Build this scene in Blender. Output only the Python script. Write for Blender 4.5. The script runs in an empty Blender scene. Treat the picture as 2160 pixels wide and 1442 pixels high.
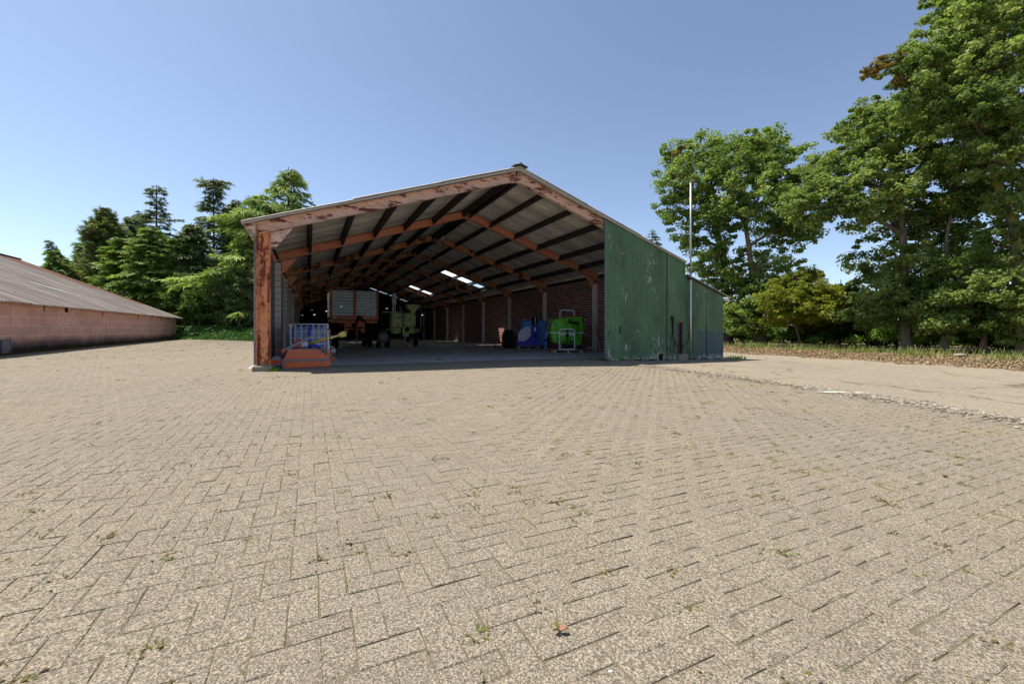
import bpy, math, random
import numpy as np
from mathutils import Vector, Matrix

# ------------------------------------------------------------------ camera, sky, sun, exposure
S = bpy.context.scene
C = S.collection
R = math.radians
FP, HY = 892.5, 697.4            # focal length and horizon of the photograph, in its 2160 px frame
cd = bpy.data.cameras.new("camera"); cam = bpy.data.objects.new("camera", cd); C.objects.link(cam)
cam.location = (0, 0, 1.0); cam.rotation_euler = (R(90), 0, 0)
cd.sensor_width = 36; cd.lens = FP / 2160 * 36; cd.shift_y = (HY - 721) / 2160
cd.clip_start = 0.05; cd.clip_end = 3000
S.camera = cam
SUN = Vector((-0.504, 0.080, 1.0)).normalized()
W = bpy.data.worlds.new("World"); S.world = W; W.use_nodes = True
wt = W.node_tree; wt.nodes.clear()
sky = wt.nodes.new("ShaderNodeTexSky"); sky.sky_type = 'NISHITA'; sky.sun_disc = False
sky.sun_elevation = math.asin(SUN.z); sky.sun_rotation = math.atan2(SUN.x, SUN.y)
sky.altitude = 0; sky.air_density = 0.8; sky.dust_density = 0.6; sky.ozone_density = 2.8
bg = wt.nodes.new("ShaderNodeBackground"); bg.inputs[1].default_value = 0.073
wo = wt.nodes.new("ShaderNodeOutputWorld")
hs_ = wt.nodes.new('ShaderNodeHueSaturation'); hs_.inputs['Saturation'].default_value = .88
wt.links.new(sky.outputs[0], hs_.inputs['Color']); wt.links.new(hs_.outputs[0], bg.inputs[0]); wt.links.new(bg.outputs[0], wo.inputs[0])
sl = bpy.data.lights.new("sun", 'SUN'); sl.energy = 3.0; sl.angle = R(0.53); sl.color = (1.0, 0.93, 0.82)
so = bpy.data.objects.new("sun", sl); C.objects.link(so)
so.rotation_euler = (-SUN).to_track_quat('-Z', 'Y').to_euler()
S.view_settings.view_transform = 'Standard'; S.view_settings.look = 'None'
S.view_settings.exposure = 1.38
S.cycles.diffuse_bounces = 8; S.cycles.max_bounces = 14; S.view_settings.gamma = 1.0

# ------------------------------------------------------------------ places
TH = R(25.62); CT, ST = math.cos(TH), math.sin(TH)
X0, Y0 = -6.275, 10.378
def P(t, k, z=0.0):               # shed axes: t along the front, k into the depth
    return Vector((X0 + t*CT - k*ST, Y0 + t*ST + k*CT, z))
def inv(X, Y):
    dx, dy = X - X0, Y - Y0
    return dx*CT + dy*ST, -dx*ST + dy*CT
def at(px, py, Y):                # a point of the photograph at depth Y
    return Vector(((px-1080)/FP*Y, Y, 1 - (py-HY)/FP*Y))
def sstep(a, b, x):
    u = np.clip((np.asarray(x, float)-a)/(b-a), 0, 1); return u*u*(3-2*u)
def verge_d(X, Y):                # metres beyond the edge of the yard, towards the trees
    return (np.asarray(X)-12.4)*0.9487 + (np.asarray(Y)-24.8)*0.3162
def gz(X, Y):
    X = np.asarray(X, float); Y = np.asarray(Y, float)
    t, k = inv(X, Y)
    s = 1 - sstep(0.2, 4, k)*sstep(-0.5, 0.3, t)*(1-sstep(13.9, 14.6, t))
    z = -0.02*np.clip(X, 0, 12)*s
    z = z + 0.011*np.clip(Y-15, 0, 30)*np.clip((-t-0.5)/6, 0, 1)
    z = z + 0.16*sstep(0, 3.2, verge_d(X, Y))
    return z
def g(X, Y): return float(gz(X, Y))
def und(X, Y): return .006*np.sin(X*.9+.5)*np.sin(Y*.7)

# ------------------------------------------------------------------ mesh helpers
def obj(name, mesh_or_none, parent=None, loc=None, rz=0.0, mat=None):
    o = bpy.data.objects.new(name, mesh_or_none); C.objects.link(o)
    if loc is not None: o.location = loc
    o.rotation_euler = (0, 0, rz)
    if parent: o.parent = parent
    if mat and mesh_or_none: o.data.materials.append(mat)
    return o
def tag(o, label=None, cat=None, group=None, kind=None):
    if label: o['label'] = label
    if cat: o['category'] = cat
    if group: o['group'] = group
    if kind: o['kind'] = kind
    return o
def thing(name, label, cat, loc=(0, 0, 0), rz=0.0, group=None):
    return tag(obj(name, None, None, loc, rz), label, cat, group)

class MB:
    def __init__(s): s.v = []; s.f = []; s.sm = []
    def add(s, vs, fs, smooth=False):
        n = len(s.v); s.v += [tuple(v) for v in vs]
        s.f += [tuple(i+n for i in f) for f in fs]; s.sm += [smooth]*len(fs); return s
    def hull8(s, q):              # 4 bottom + 4 top corners
        return s.add(q, [(3,2,1,0),(4,5,6,7),(0,1,5,4),(1,2,6,5),(2,3,7,6),(3,0,4,7)])
    def box(s, c, d, rot=None, bev=0.0):
        x, y, z = d[0]/2, d[1]/2, d[2]/2; b = min(bev, x*.9, y*.9, z*.9)
        if b <= 0:
            q = [(-x,-y,-z),(x,-y,-z),(x,y,-z),(-x,y,-z),(-x,-y,z),(x,-y,z),(x,y,z),(-x,y,z)]
            fs = [(3,2,1,0),(4,5,6,7),(0,1,5,4),(1,2,6,5),(2,3,7,6),(3,0,4,7)]
        else:
            q = []; 
            for sx in (-1,1):
                for sy in (-1,1):
                    for sz in (-1,1):
                        q += [(sx*x,sy*(y-b),sz*(z-b)),(sx*(x-b),sy*y,sz*(z-b)),(sx*(x-b),sy*(y-b),sz*z)]
            I = lambda sx,sy,sz,a: ((sx>0)*4+(sy>0)*2+(sz>0))*3+a
            fs = []
            for sg in (-1,1):
                fs.append([I(sg,-1,-1,0),I(sg,1,-1,0),I(sg,1,1,0),I(sg,-1,1,0)][::sg])
                fs.append([I(-1,sg,-1,1),I(1,sg,-1,1),I(1,sg,1,1),I(-1,sg,1,1)][::-sg])
                fs.append([I(-1,-1,sg,2),I(1,-1,sg,2),I(1,1,sg,2),I(-1,1,sg,2)][::sg])
            for a in (-1,1):
                for c2 in (-1,1):
                    fs.append([I(a,c2,-1,0),I(a,c2,1,0),I(a,c2,1,1),I(a,c2,-1,1)])
                    fs.append([I(a,-1,c2,0),I(a,1,c2,0),I(a,1,c2,2),I(a,-1,c2,2)])
                    fs.append([I(-1,a,c2,1),I(1,a,c2,1),I(1,a,c2,2),I(-1,a,c2,2)])
            for sx in (-1,1):
                for sy in (-1,1):
                    for sz in (-1,1): fs.append([I(sx,sy,sz,0),I(sx,sy,sz,1),I(sx,sy,sz,2)])
        M = rot.to_matrix() if hasattr(rot, 'to_matrix') else rot
        c = Vector(c)
        return s.add([(M @ Vector(p) if M else Vector(p)) + c for p in q], fs)
    def prism(s, poly, axis, a, b):   # polygon in the other two axes, extruded along axis from a to b
        n = len(poly)
        def pt(u, v, w):
            return (w,u,v) if axis == 0 else (u,w,v) if axis == 1 else (u,v,w)
        vs = [pt(u,v,a) for u,v in poly] + [pt(u,v,b) for u,v in poly]
        return s.add(vs, [tuple(range(n))[::-1], tuple(range(n,2*n))] + [(i,(i+1)%n,n+(i+1)%n,n+i) for i in range(n)])
    def tube(s, pts, r, n=8, cap=True, smooth=True):
        pts = [Vector(p) for p in pts]; m = len(pts)
        rr = r if isinstance(r, (list, tuple)) else [r]*m
        vs = []; up = None
        for i, p in enumerate(pts):
            d = (pts[min(i+1,m-1)] - pts[max(i-1,0)])
            if d.length < 1e-9: d = Vector((0,0,1))
            d.normalize()
            if up is None: up = d.orthogonal().normalized()
            else:
                up = up - d*up.dot(d)
                up = up.normalized() if up.length > 1e-6 else d.orthogonal().normalized()
            w = d.cross(up)
            for j in range(n):
                a = 2*math.pi*j/n; vs.append(p + (up*math.cos(a) + w*math.sin(a))*rr[i])
        fs = [(i*n+j, i*n+(j+1)%n, (i+1)*n+(j+1)%n, (i+1)*n+j) for i in range(m-1) for j in range(n)]
        s.add(vs, fs, smooth)
        if cap:
            k = len(s.v) - len(vs)
            s.f += [tuple(k+j for j in range(n))[::-1], tuple(k+(m-1)*n+j for j in range(n))]; s.sm += [False]*2
        return s
    def lathe(s, prof, c=(0,0,0), n=20, axis='z', smooth=True):  # prof: (radius, height)
        vs = []
        for r, h in prof:
            for j in range(n):
                a = 2*math.pi*j/n; x, y = r*math.cos(a), r*math.sin(a)
                q = (x,y,h) if axis == 'z' else (x,h,y) if axis == 'y' else (h,x,y)
                vs.append((c[0]+q[0], c[1]+q[1], c[2]+q[2]))
        m = len(prof)
        fs = [(i*n+j, i*n+(j+1)%n, (i+1)*n+(j+1)%n, (i+1)*n+j) for i in range(m-1) for j in range(n)]
        if prof[0][0] > 1e-6: fs.append(tuple(range(n))[::-1])
        if prof[-1][0] > 1e-6: fs.append(tuple((m-1)*n+j for j in range(n)))
        return s.add(vs, fs, smooth)
    def beam(s, p0, p1, w, h, up=(0,0,1)):   # rectangular bar
        p0, p1 = Vector(p0), Vector(p1); d = (p1-p0).normalized()
        y = Vector(up).cross(d).normalized(); z = d.cross(y)
        q = [p + y*a + z*b for p in (p0,p1) for a,b in ((-w/2,-h/2),(w/2,-h/2),(w/2,h/2),(-w/2,h/2))]
        return s.add(q, [(0,1,2,3),(7,6,5,4),(0,4,5,1),(1,5,6,2),(2,6,7,3),(3,7,4,0)])
    def ibeam(s, p0, p1, h, w, up=(0,0,1), tf=.016, tw=.012):
        p0, p1 = Vector(p0), Vector(p1); d = (p1-p0).normalized()
        y = Vector(up).cross(d).normalized(); z = d.cross(y)
        s.beam(p0, p1, tw, h-2*tf, up)
        for sg in (-1,1):
            o = z*sg*(h/2-tf/2); s.beam(p0+o, p1+o, w, tf, up)
        return s
    def build(s, name, mat, parent=None, loc=None, rz=0.0, recalc=True):
        me = bpy.data.meshes.new(name); me.from_pydata(s.v, [], s.f)
        me.polygons.foreach_set('use_smooth', s.sm)
        if recalc:
            import bmesh
            b = bmesh.new(); b.from_mesh(me); bmesh.ops.recalc_face_normals(b, faces=b.faces[:]); b.to_mesh(me); b.free()
        me.update()
        return obj(name, me, parent, loc, rz, mat)

def npmesh(name, V, F, mat, parent=None, attr=None, smooth=False):
    """V n x 3, F m x 4 (or 3)"""
    me = bpy.data.meshes.new(name); n, (m, c) = len(V), F.shape
    me.vertices.add(n); me.vertices.foreach_set('co', np.ascontiguousarray(V, np.float32).ravel())
    me.loops.add(m*c); me.loops.foreach_set('vertex_index', np.ascontiguousarray(F, np.int32).ravel())
    me.polygons.add(m); me.polygons.foreach_set('loop_start', np.arange(0, m*c, c, dtype=np.int32))
    me.polygons.foreach_set('use_smooth', np.full(m, bool(smooth)))
    if attr is not None:
        a = me.attributes.new('tint', 'FLOAT', 'POINT'); a.data.foreach_set('value', np.ascontiguousarray(attr, np.float32))
    me.update(calc_edges=True); me.validate()
    return obj(name, me, parent, mat=mat)
def gridmesh(name, U, V, fn, mat, parent=None, keep=None, smooth=True):
    uu, vv = np.meshgrid(U, V, indexing='ij'); X, Y, Z = fn(uu, vv)
    n, m = uu.shape
    pts = np.stack([X.ravel(), Y.ravel(), Z.ravel()], 1)
    i = np.arange(n*m).reshape(n, m)
    F = np.stack([i[:-1,:-1], i[1:,:-1], i[1:,1:], i[:-1,1:]], -1).reshape(-1, 4)
    if keep is not None:
        c = pts[F].mean(1); F = F[keep(c)]
        used = np.unique(F); mp = np.zeros(len(pts), int); mp[used] = np.arange(len(used)); F = mp[F]; pts = pts[used]
    return npmesh(name, pts, F, mat, parent, smooth=smooth)

# ------------------------------------------------------------------ materials
class Mt:
    def __init__(s, name):
        s.m = bpy.data.materials.new(name); s.m.use_nodes = True; s.t = s.m.node_tree; s.t.nodes.clear()
        s.out = s.n('ShaderNodeOutputMaterial'); s.b = s.n('ShaderNodeBsdfPrincipled')
        s.l(s.b.outputs[0], s.out.inputs[0]); s.b.inputs['Roughness'].default_value = .8
        s.b.inputs['Specular IOR Level'].default_value = .25
        s.co = s.n('ShaderNodeTexCoord').outputs['Object']
    def n(s, t, **k):
        x = s.t.nodes.new(t)
        for a, v in k.items(): setattr(x, a, v)
        return x
    def l(s, a, b): s.t.links.new(a, b)
    def set(s, sock, v):
        if hasattr(v, 'is_output'): s.l(v, sock)
        elif isinstance(v, (tuple, list)) and len(v) == 3 and sock.type == 'RGBA': sock.default_value = (*v, 1)
        else: sock.default_value = v
    def mapv(s, sc=(1,1,1), loc=(0,0,0), rot=(0,0,0)):
        x = s.n('ShaderNodeMapping'); s.l(s.co, x.inputs[0]); x.inputs['Scale'].default_value = sc
        x.inputs['Location'].default_value = loc; x.inputs['Rotation'].default_value = rot; return x.outputs[0]
    def noise(s, scale=5, detail=4, rough=.55, vec=None, st=None):
        x = s.n('ShaderNodeTexNoise'); s.l(vec if vec is not None else (s.mapv(st) if st else s.co), x.inputs['Vector'])
        x.inputs['Scale'].default_value = scale; x.inputs['Detail'].default_value = detail; x.inputs['Roughness'].default_value = rough
        return x.outputs['Fac']
    def vor(s, scale=5, vec=None, out='Color'):
        x = s.n('ShaderNodeTexVoronoi'); s.l(vec if vec is not None else s.co, x.inputs['Vector']); x.inputs['Scale'].default_value = scale
        return x.outputs[out]
    def ramp(s, fac, stops):
        x = s.n('ShaderNodeValToRGB'); s.l(fac, x.inputs[0]); e = x.color_ramp.elements
        while len(e) < len(stops): e.new(.5)
        for i, (p, c) in enumerate(stops):
            e[i].position = p; e[i].color = (c, c, c, 1) if isinstance(c, (int, float)) else (*c, 1)
        return x.outputs[0]
    def mix(s, f, a, b, mode='MIX'):
        x = s.n('ShaderNodeMix', data_type='RGBA', blend_type=mode); s.set(x.inputs[0], f); s.set(x.inputs[6], a); s.set(x.inputs[7], b)
        return x.outputs[2]
    def math(s, op, a, b=0.0, c=0.0, clamp=False):
        x = s.n('ShaderNodeMath', operation=op, use_clamp=clamp); s.set(x.inputs[0], a); s.set(x.inputs[1], b); s.set(x.inputs[2], c)
        return x.outputs[0]
    def xyz(s):
        x = s.n('ShaderNodeSeparateXYZ'); s.l(s.co, x.inputs[0]); return x.outputs
    def comb(s, a, b, c=0.0):
        x = s.n('ShaderNodeCombineXYZ'); s.set(x.inputs[0], a); s.set(x.inputs[1], b); s.set(x.inputs[2], c); return x.outputs[0]
    def attr(s, name='tint'):
        x = s.n('ShaderNodeAttribute', attribute_name=name); return x.outputs['Fac']
    def bump(s, h, st=.5, d=.02):
        x = s.n('ShaderNodeBump'); s.l(h, x.inputs['Height']); x.inputs['Strength'].default_value = st; x.inputs['Distance'].default_value = d
        s.l(x.outputs[0], s.b.inputs['Normal'])
    def col(s, c): s.set(s.b.inputs['Base Color'], c); return s
    def rough(s, v): s.set(s.b.inputs['Roughness'], v); return s
    def metal(s, v): s.b.inputs['Metallic'].default_value = v; return s

def paint(name, c, rough=.5, worn=.25, dirt=(.09,.07,.055), scale=6, metal=0.0, chip=None):
    """paint with dust and worn patches"""
    m = Mt(name); a = m.noise(scale, 6, .65); b = m.noise(scale*5, 4, .6)
    v = m.mix(m.ramp(b, [(.3, 0.0), (.75, 1.0)]), tuple(x*.8 for x in c), tuple(min(1, x*1.15) for x in c))
    k = m.ramp(a, [(.62-worn*.5, 0.0), (.72-worn*.3, 1.0)])
    m.col(m.mix(m.math('MULTIPLY', k, min(1, worn*2.2)), v, chip or dirt)).rough(m.math('MULTIPLY_ADD', a, .3, rough-.1)).metal(metal)
    return m.m
def flat(name, c, rough=.6, metal=0.0, var=.15, scale=12):
    m = Mt(name); a = m.noise(scale, 5, .6)
    m.col(m.mix(a, tuple(x*(1-var) for x in c), tuple(min(1, x*(1+var)) for x in c))).rough(rough).metal(metal); return m.m

def m_paver():
    m = Mt('concrete_paver'); t = m.attr()
    base = m.ramp(t, [(0, (.245,.215,.165)), (.35, (.292,.257,.197)), (.7, (.325,.285,.22)), (1, (.39,.345,.27))])
    big = m.noise(.35, 5, .6); med = m.noise(3, 4, .6)
    base = m.mix(m.ramp(big, [(.35, 0.0), (.68, 1.0)]), base, m.mix(.5, base, (.40,.325,.205)))
    base = m.mix(m.ramp(med, [(.42, .0), (.72, .4)]), base, (.20,.16,.115))
    chip = m.vor(300); ch = m.n('ShaderNodeSeparateColor'); m.l(chip, ch.inputs[0])
    base = m.mix(m.ramp(ch.outputs[0], [(.70, 0.0), (.95, .62)]), base, (.58,.52,.43))
    base = m.mix(m.ramp(ch.outputs[1], [(.66, 0.0), (.95, .68)]), base, (.10,.08,.06))
    base = m.mix(m.ramp(ch.outputs[2], [(.90, 0.0), (.97, .6)]), base, (.36,.19,.10))
    gr = m.noise(130, 3, .75); pit = m.noise(55, 4, .7)
    base = m.mix(m.ramp(gr, [(.40, .9), (.54, 0.0)]), base, (.085,.07,.05))
    base = m.mix(m.ramp(gr, [(.55, .0), (.70, .8)]), base, (.46,.40,.31))
    base = m.mix(m.ramp(pit, [(.36, .85), (.48, 0.0)]), base, (.125,.105,.075))
    m.col(base).rough(.9)
    h = m.math('ADD', m.math('MULTIPLY', m.noise(95, 3, .75), 1.0), m.math('MULTIPLY', pit, .9))
    m.bump(h, .8, .012); return m.m
def m_bed():
    m = Mt('joint_sand'); a = m.noise(1.4, 6, .65); b = m.noise(160, 2, .7)
    c = m.mix(m.ramp(a, [(.4, 0.0), (.62, 1.0)]), (.14,.115,.075), (.125,.115,.045))
    m.col(m.mix(m.ramp(b, [(.35, 0.0), (.8, .5)]), c, (.20,.17,.115))).rough(.95); m.bump(b, .6, .01); return m.m
def m_apron():
    m = Mt('worn_asphalt'); a = m.noise(.25, 6, .6); b = m.noise(1.6, 6, .65, st=(1, 2.2, 1))
    c = m.mix(m.ramp(a, [(.38, 0.0), (.62, 1.0)]), (.225,.195,.145), (.27,.23,.16))
    c = m.mix(m.ramp(b, [(.5, 0.0), (.72, .6)]), c, (.21,.165,.115))
    d = m.noise(.9, 7, .7, st=(2.4, .5, 1)); c = m.mix(m.ramp(d, [(.48, 0.0), (.66, .5)]), c, (.33,.275,.185))
    e = m.noise(5, 6, .75); c = m.mix(m.ramp(e, [(.56, 0.0), (.70, .6)]), c, (.15,.125,.085))
    gr = m.noise(110, 3, .75); c = m.mix(m.ramp(gr, [(.38, .7), (.52, 0.0)]), c, (.12,.095,.065)); c = m.mix(m.ramp(gr, [(.55, .0), (.7, .7)]), c, (.46,.40,.31))
    ch = m.n('ShaderNodeSeparateColor'); m.l(m.vor(120), ch.inputs[0])
    c = m.mix(m.ramp(ch.outputs[0], [(.7, 0.0), (.95, .6)]), c, (.55,.48,.40))
    c = m.mix(m.ramp(ch.outputs[1], [(.7, 0.0), (.95, .6)]), c, (.09,.07,.055))
    ck = m.n('ShaderNodeTexVoronoi', feature='DISTANCE_TO_EDGE'); wv = m.n('ShaderNodeVectorMath', operation='MULTIPLY_ADD'); nz = m.n('ShaderNodeTexNoise'); nz.inputs['Scale'].default_value = 1.3; nz.inputs['Detail'].default_value = 6
    m.l(m.co, nz.inputs['Vector']); m.l(nz.outputs['Color'], wv.inputs[0]); wv.inputs[1].default_value = (1.2,1.2,0); m.l(m.co, wv.inputs[2]); m.l(wv.outputs[0], ck.inputs['Vector']); ck.inputs['Scale'].default_value = .30
    c = m.mix(m.ramp(ck.outputs['Distance'], [(.004, .8), (.012, 0.0)]), c, (.10,.085,.05))
    m.col(c).rough(.92); m.bump(m.noise(60, 4, .7), .8, .012); return m.m
def m_soil():
    m = Mt('soil_and_litter'); a = m.noise(.5, 6, .65); b = m.noise(22, 5, .7)
    c = m.mix(m.ramp(b, [(.3, 0.0), (.72, 1.0)]), (.10,.065,.04), (.235,.165,.10))
    m.col(m.mix(m.ramp(a, [(.48, 0.0), (.62, .8)]), c, (.085,.10,.03))).rough(.95); m.bump(b, .8, .03); return m.m
def m_floor():
    m = Mt('old_concrete_floor'); a = m.noise(.6, 7, .65); b = m.noise(30, 4, .7); c3 = m.noise(1.3, 5, .7, st=(1, 2, 1))
    c = m.mix(m.ramp(a, [(.35, 0.0), (.65, 1.0)]), (.34,.34,.36), (.50,.49,.485))
    c = m.mix(m.ramp(c3, [(.55, 0.0), (.7, .6)]), c, (.17,.165,.16))
    m.col(m.mix(m.ramp(b, [(.35, .0), (.8, .5)]), c, (.40,.38,.36))).rough(.8); m.bump(b, .4, .01); return m.m
def m_roof(name, light, dark, moss, streak):   # streaks run down the slope (object x), corrugation along y
    m = Mt(name); a = m.noise(.55, 6, .65, st=streak); b = m.noise(7, 5, .7, st=streak); c3 = m.noise(2.0, 5, .65)
    c = m.mix(m.ramp(a, [(.40, 0.0), (.66, 1.0)]), dark, light)
    c = m.mix(m.ramp(b, [(.45, 0.0), (.75, .7)]), c, tuple(x*.55 for x in dark))  # stains; dark streaks also stand in for shading of the corrugation
    m.col(m.mix(m.ramp(c3, [(.58, 0.0), (.72, .6)]), c, moss)).rough(.92); m.bump(b, .3, .01); return m.m
def m_rust(name, p1, p2, rust, amount, st=(1,1,1)):
    m = Mt(name); a = m.noise(2.2, 8, .7, st=st); b = m.noise(9, 6, .7); d = m.noise(30, 4, .7)
    c = m.mix(m.ramp(b, [(.35, 0.0), (.65, 1.0)]), p1, p2)
    r = m.mix(d, tuple(x*.5 for x in rust), tuple(x*1.5 for x in rust))
    f = m.math('ADD', m.math('MULTIPLY', a, .75), m.math('MULTIPLY', b, .25))
    k = m.ramp(f, [(.60-amount*.22, 0.0), (.635-amount*.2, 1.0)])
    m.col(m.mix(k, c, r)).rough(m.math('MULTIPLY_ADD', k, .3, .55)); m.bump(k, .35, .006); return m.m
def brickmap(m, u, v, c1, c2, mort, bw, bh, ms=.012, bias=0.0):
    x = m.n('ShaderNodeTexBrick'); m.l(m.comb(u, v), x.inputs['Vector'])
    for nme, val in (('Scale', 1.0), ('Mortar Size', ms), ('Brick Width', bw), ('Row Height', bh), ('Bias', bias), ('Mortar Smooth', .3)): x.inputs[nme].default_value = val
    m.set(x.inputs['Color1'], c1); m.set(x.inputs['Color2'], c2); m.set(x.inputs['Mortar'], mort); return x.outputs['Color'], x.outputs['Fac']
def m_brick():
    m = Mt('dark_red_brick'); X = m.xyz(); n1 = m.noise(3, 5, .7)
    c, f = brickmap(m, X[1], X[2], (.30,.085,.055), (.13,.045,.04), (.60,.52,.45), .32, .125, .016)
    c = m.mix(m.ramp(n1, [(.5, 0.0), (.72, .6)]), c, (.06,.035,.03)); m.col(c).rough(.85)
    m.bump(m.math('SUBTRACT', 1.0, f), .5, .01); return m.m
def m_block(name, c1, c2, mort, bw, bh, ms=.012, stain=(.10,.06,.05)):
    m = Mt(name); X = m.xyz(); n1 = m.noise(1.1, 6, .65); n2 = m.noise(18, 4, .7)
    c, f = brickmap(m, X[1], X[2], c1, c2, mort, bw, bh, ms)
    c = m.mix(m.ramp(n1, [(.48, 0.0), (.68, .6)]), c, stain); c = m.mix(m.ramp(n2, [(.35, .0), (.8, .35)]), c, tuple(x*1.4 for x in c1))
    return m, c, f, X
def m_barnwall():
    m, c, f, X = m_block('pink_concrete_block', (.66,.385,.285), (.55,.315,.25), (.80,.56,.45), 1.05, .40, .014, (.40,.245,.20))
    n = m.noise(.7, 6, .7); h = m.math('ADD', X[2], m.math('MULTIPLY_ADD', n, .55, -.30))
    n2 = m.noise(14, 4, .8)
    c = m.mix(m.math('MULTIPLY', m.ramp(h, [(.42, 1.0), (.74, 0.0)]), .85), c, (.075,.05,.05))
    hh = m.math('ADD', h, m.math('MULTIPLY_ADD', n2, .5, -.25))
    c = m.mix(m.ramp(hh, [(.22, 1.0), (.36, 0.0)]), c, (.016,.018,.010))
    m.col(c).rough(.9); m.bump(m.math('SUBTRACT', 1.0, f), .3, .01); return m.m
def m_green(name, c, zoff, marks, patch=None):
    """green paint on corrugated steel, flaking to pale primer; marks: (t, z, rt, rz, weight) flaked places"""
    m = Mt(name); X = m.xyz()
    fl = m.noise(14, 6, .8, st=(1.5, 1, .35)); big = m.noise(.8, 4, .6); fade = m.noise(1.2, 5, .6, st=(1,1,.4))
    g1 = m.mix(m.ramp(fade, [(.35, 0.0), (.68, 1.0)]), tuple(x*.72 for x in c), tuple(x*1.25 for x in c))
    g1 = m.mix(m.ramp(m.noise(40, 3, .7, st=(1,1,.08)), [(.45, 0.0), (.8, .35)]), g1, (.20,.27,.20)); g1 = m.mix(m.ramp(m.noise(26, 5, .75, st=(1,1,.05)), [(.50, 0.0), (.68, .65)]), g1, (.05,.085,.055))  # pale weathering streaks; the dark ones stand in for shade between the ribs
    if patch:
        t0, z1, col = patch
        k = m.math('MULTIPLY', m.math('GREATER_THAN', X[0], t0), m.math('LESS_THAN', m.math('ADD', X[2], m.math('MULTIPLY', fl, .25)), z1+.1))
        g1 = m.mix(m.math('MULTIPLY', k, .85), g1, col)
    f = m.math('MULTIPLY', big, .12)
    for (t, z, rt, rz, w) in marks:
        dx = m.math('DIVIDE', m.math('SUBTRACT', X[0], t), rt); dz = m.math('DIVIDE', m.math('SUBTRACT', X[2], z), rz)
        d = m.math('ADD', m.math('MULTIPLY', dx, dx), m.math('MULTIPLY', dz, dz))
        f = m.math('ADD', f, m.math('MULTIPLY', m.math('SUBTRACT', 1.0, d, clamp=True), w))
    low = m.math('MULTIPLY', m.math('SUBTRACT', 1.0, m.math('DIVIDE', m.math('SUBTRACT', X[2], zoff), .38), clamp=True), .21)
    f = m.math('ADD', f, low)
    k = m.ramp(m.math('ADD', fl, f), [(.715, 0.0), (.745, 1.0)])
    m.col(m.mix(k, g1, (.50,.46,.40))).rough(m.math('MULTIPLY_ADD', k, .3, .5)); return m.m
def m_leaf(name, c0, c1, c2=None, trans=.5):
    m = Mt(name); t = m.attr()
    st = [(0.0, c0), (.75, c1)] + ([(1.0, c2)] if c2 else [])
    c = m.ramp(t, st); m.col(c).rough(.55); m.b.inputs['Specular IOR Level'].default_value = .3
    tr = m.n('ShaderNodeBsdfTranslucent'); m.l(m.mix(.5, c, m.mix(1.0, c, (1.5,1.65,.7), 'MULTIPLY')), tr.inputs[0])
    ms = m.n('ShaderNodeMixShader'); ms.inputs[0].default_value = trans
    m.l(m.b.outputs[0], ms.inputs[1]); m.l(tr.outputs[0], ms.inputs[2]); m.l(ms.outputs[0], m.out.inputs[0]); return m.m
def m_bark(name, c0, c1, moss=None):
    m = Mt(name); a = m.noise(6, 6, .7, st=(3,3,.5)); b = m.noise(1.5, 4, .6)
    c = m.mix(m.ramp(a, [(.35, 0.0), (.7, 1.0)]), c0, c1)
    if moss: c = m.mix(m.ramp(b, [(.45, 0.0), (.6, .7)]), c, moss)
    m.col(c).rough(.9); m.bump(a, .7, .03); return m.m

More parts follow.
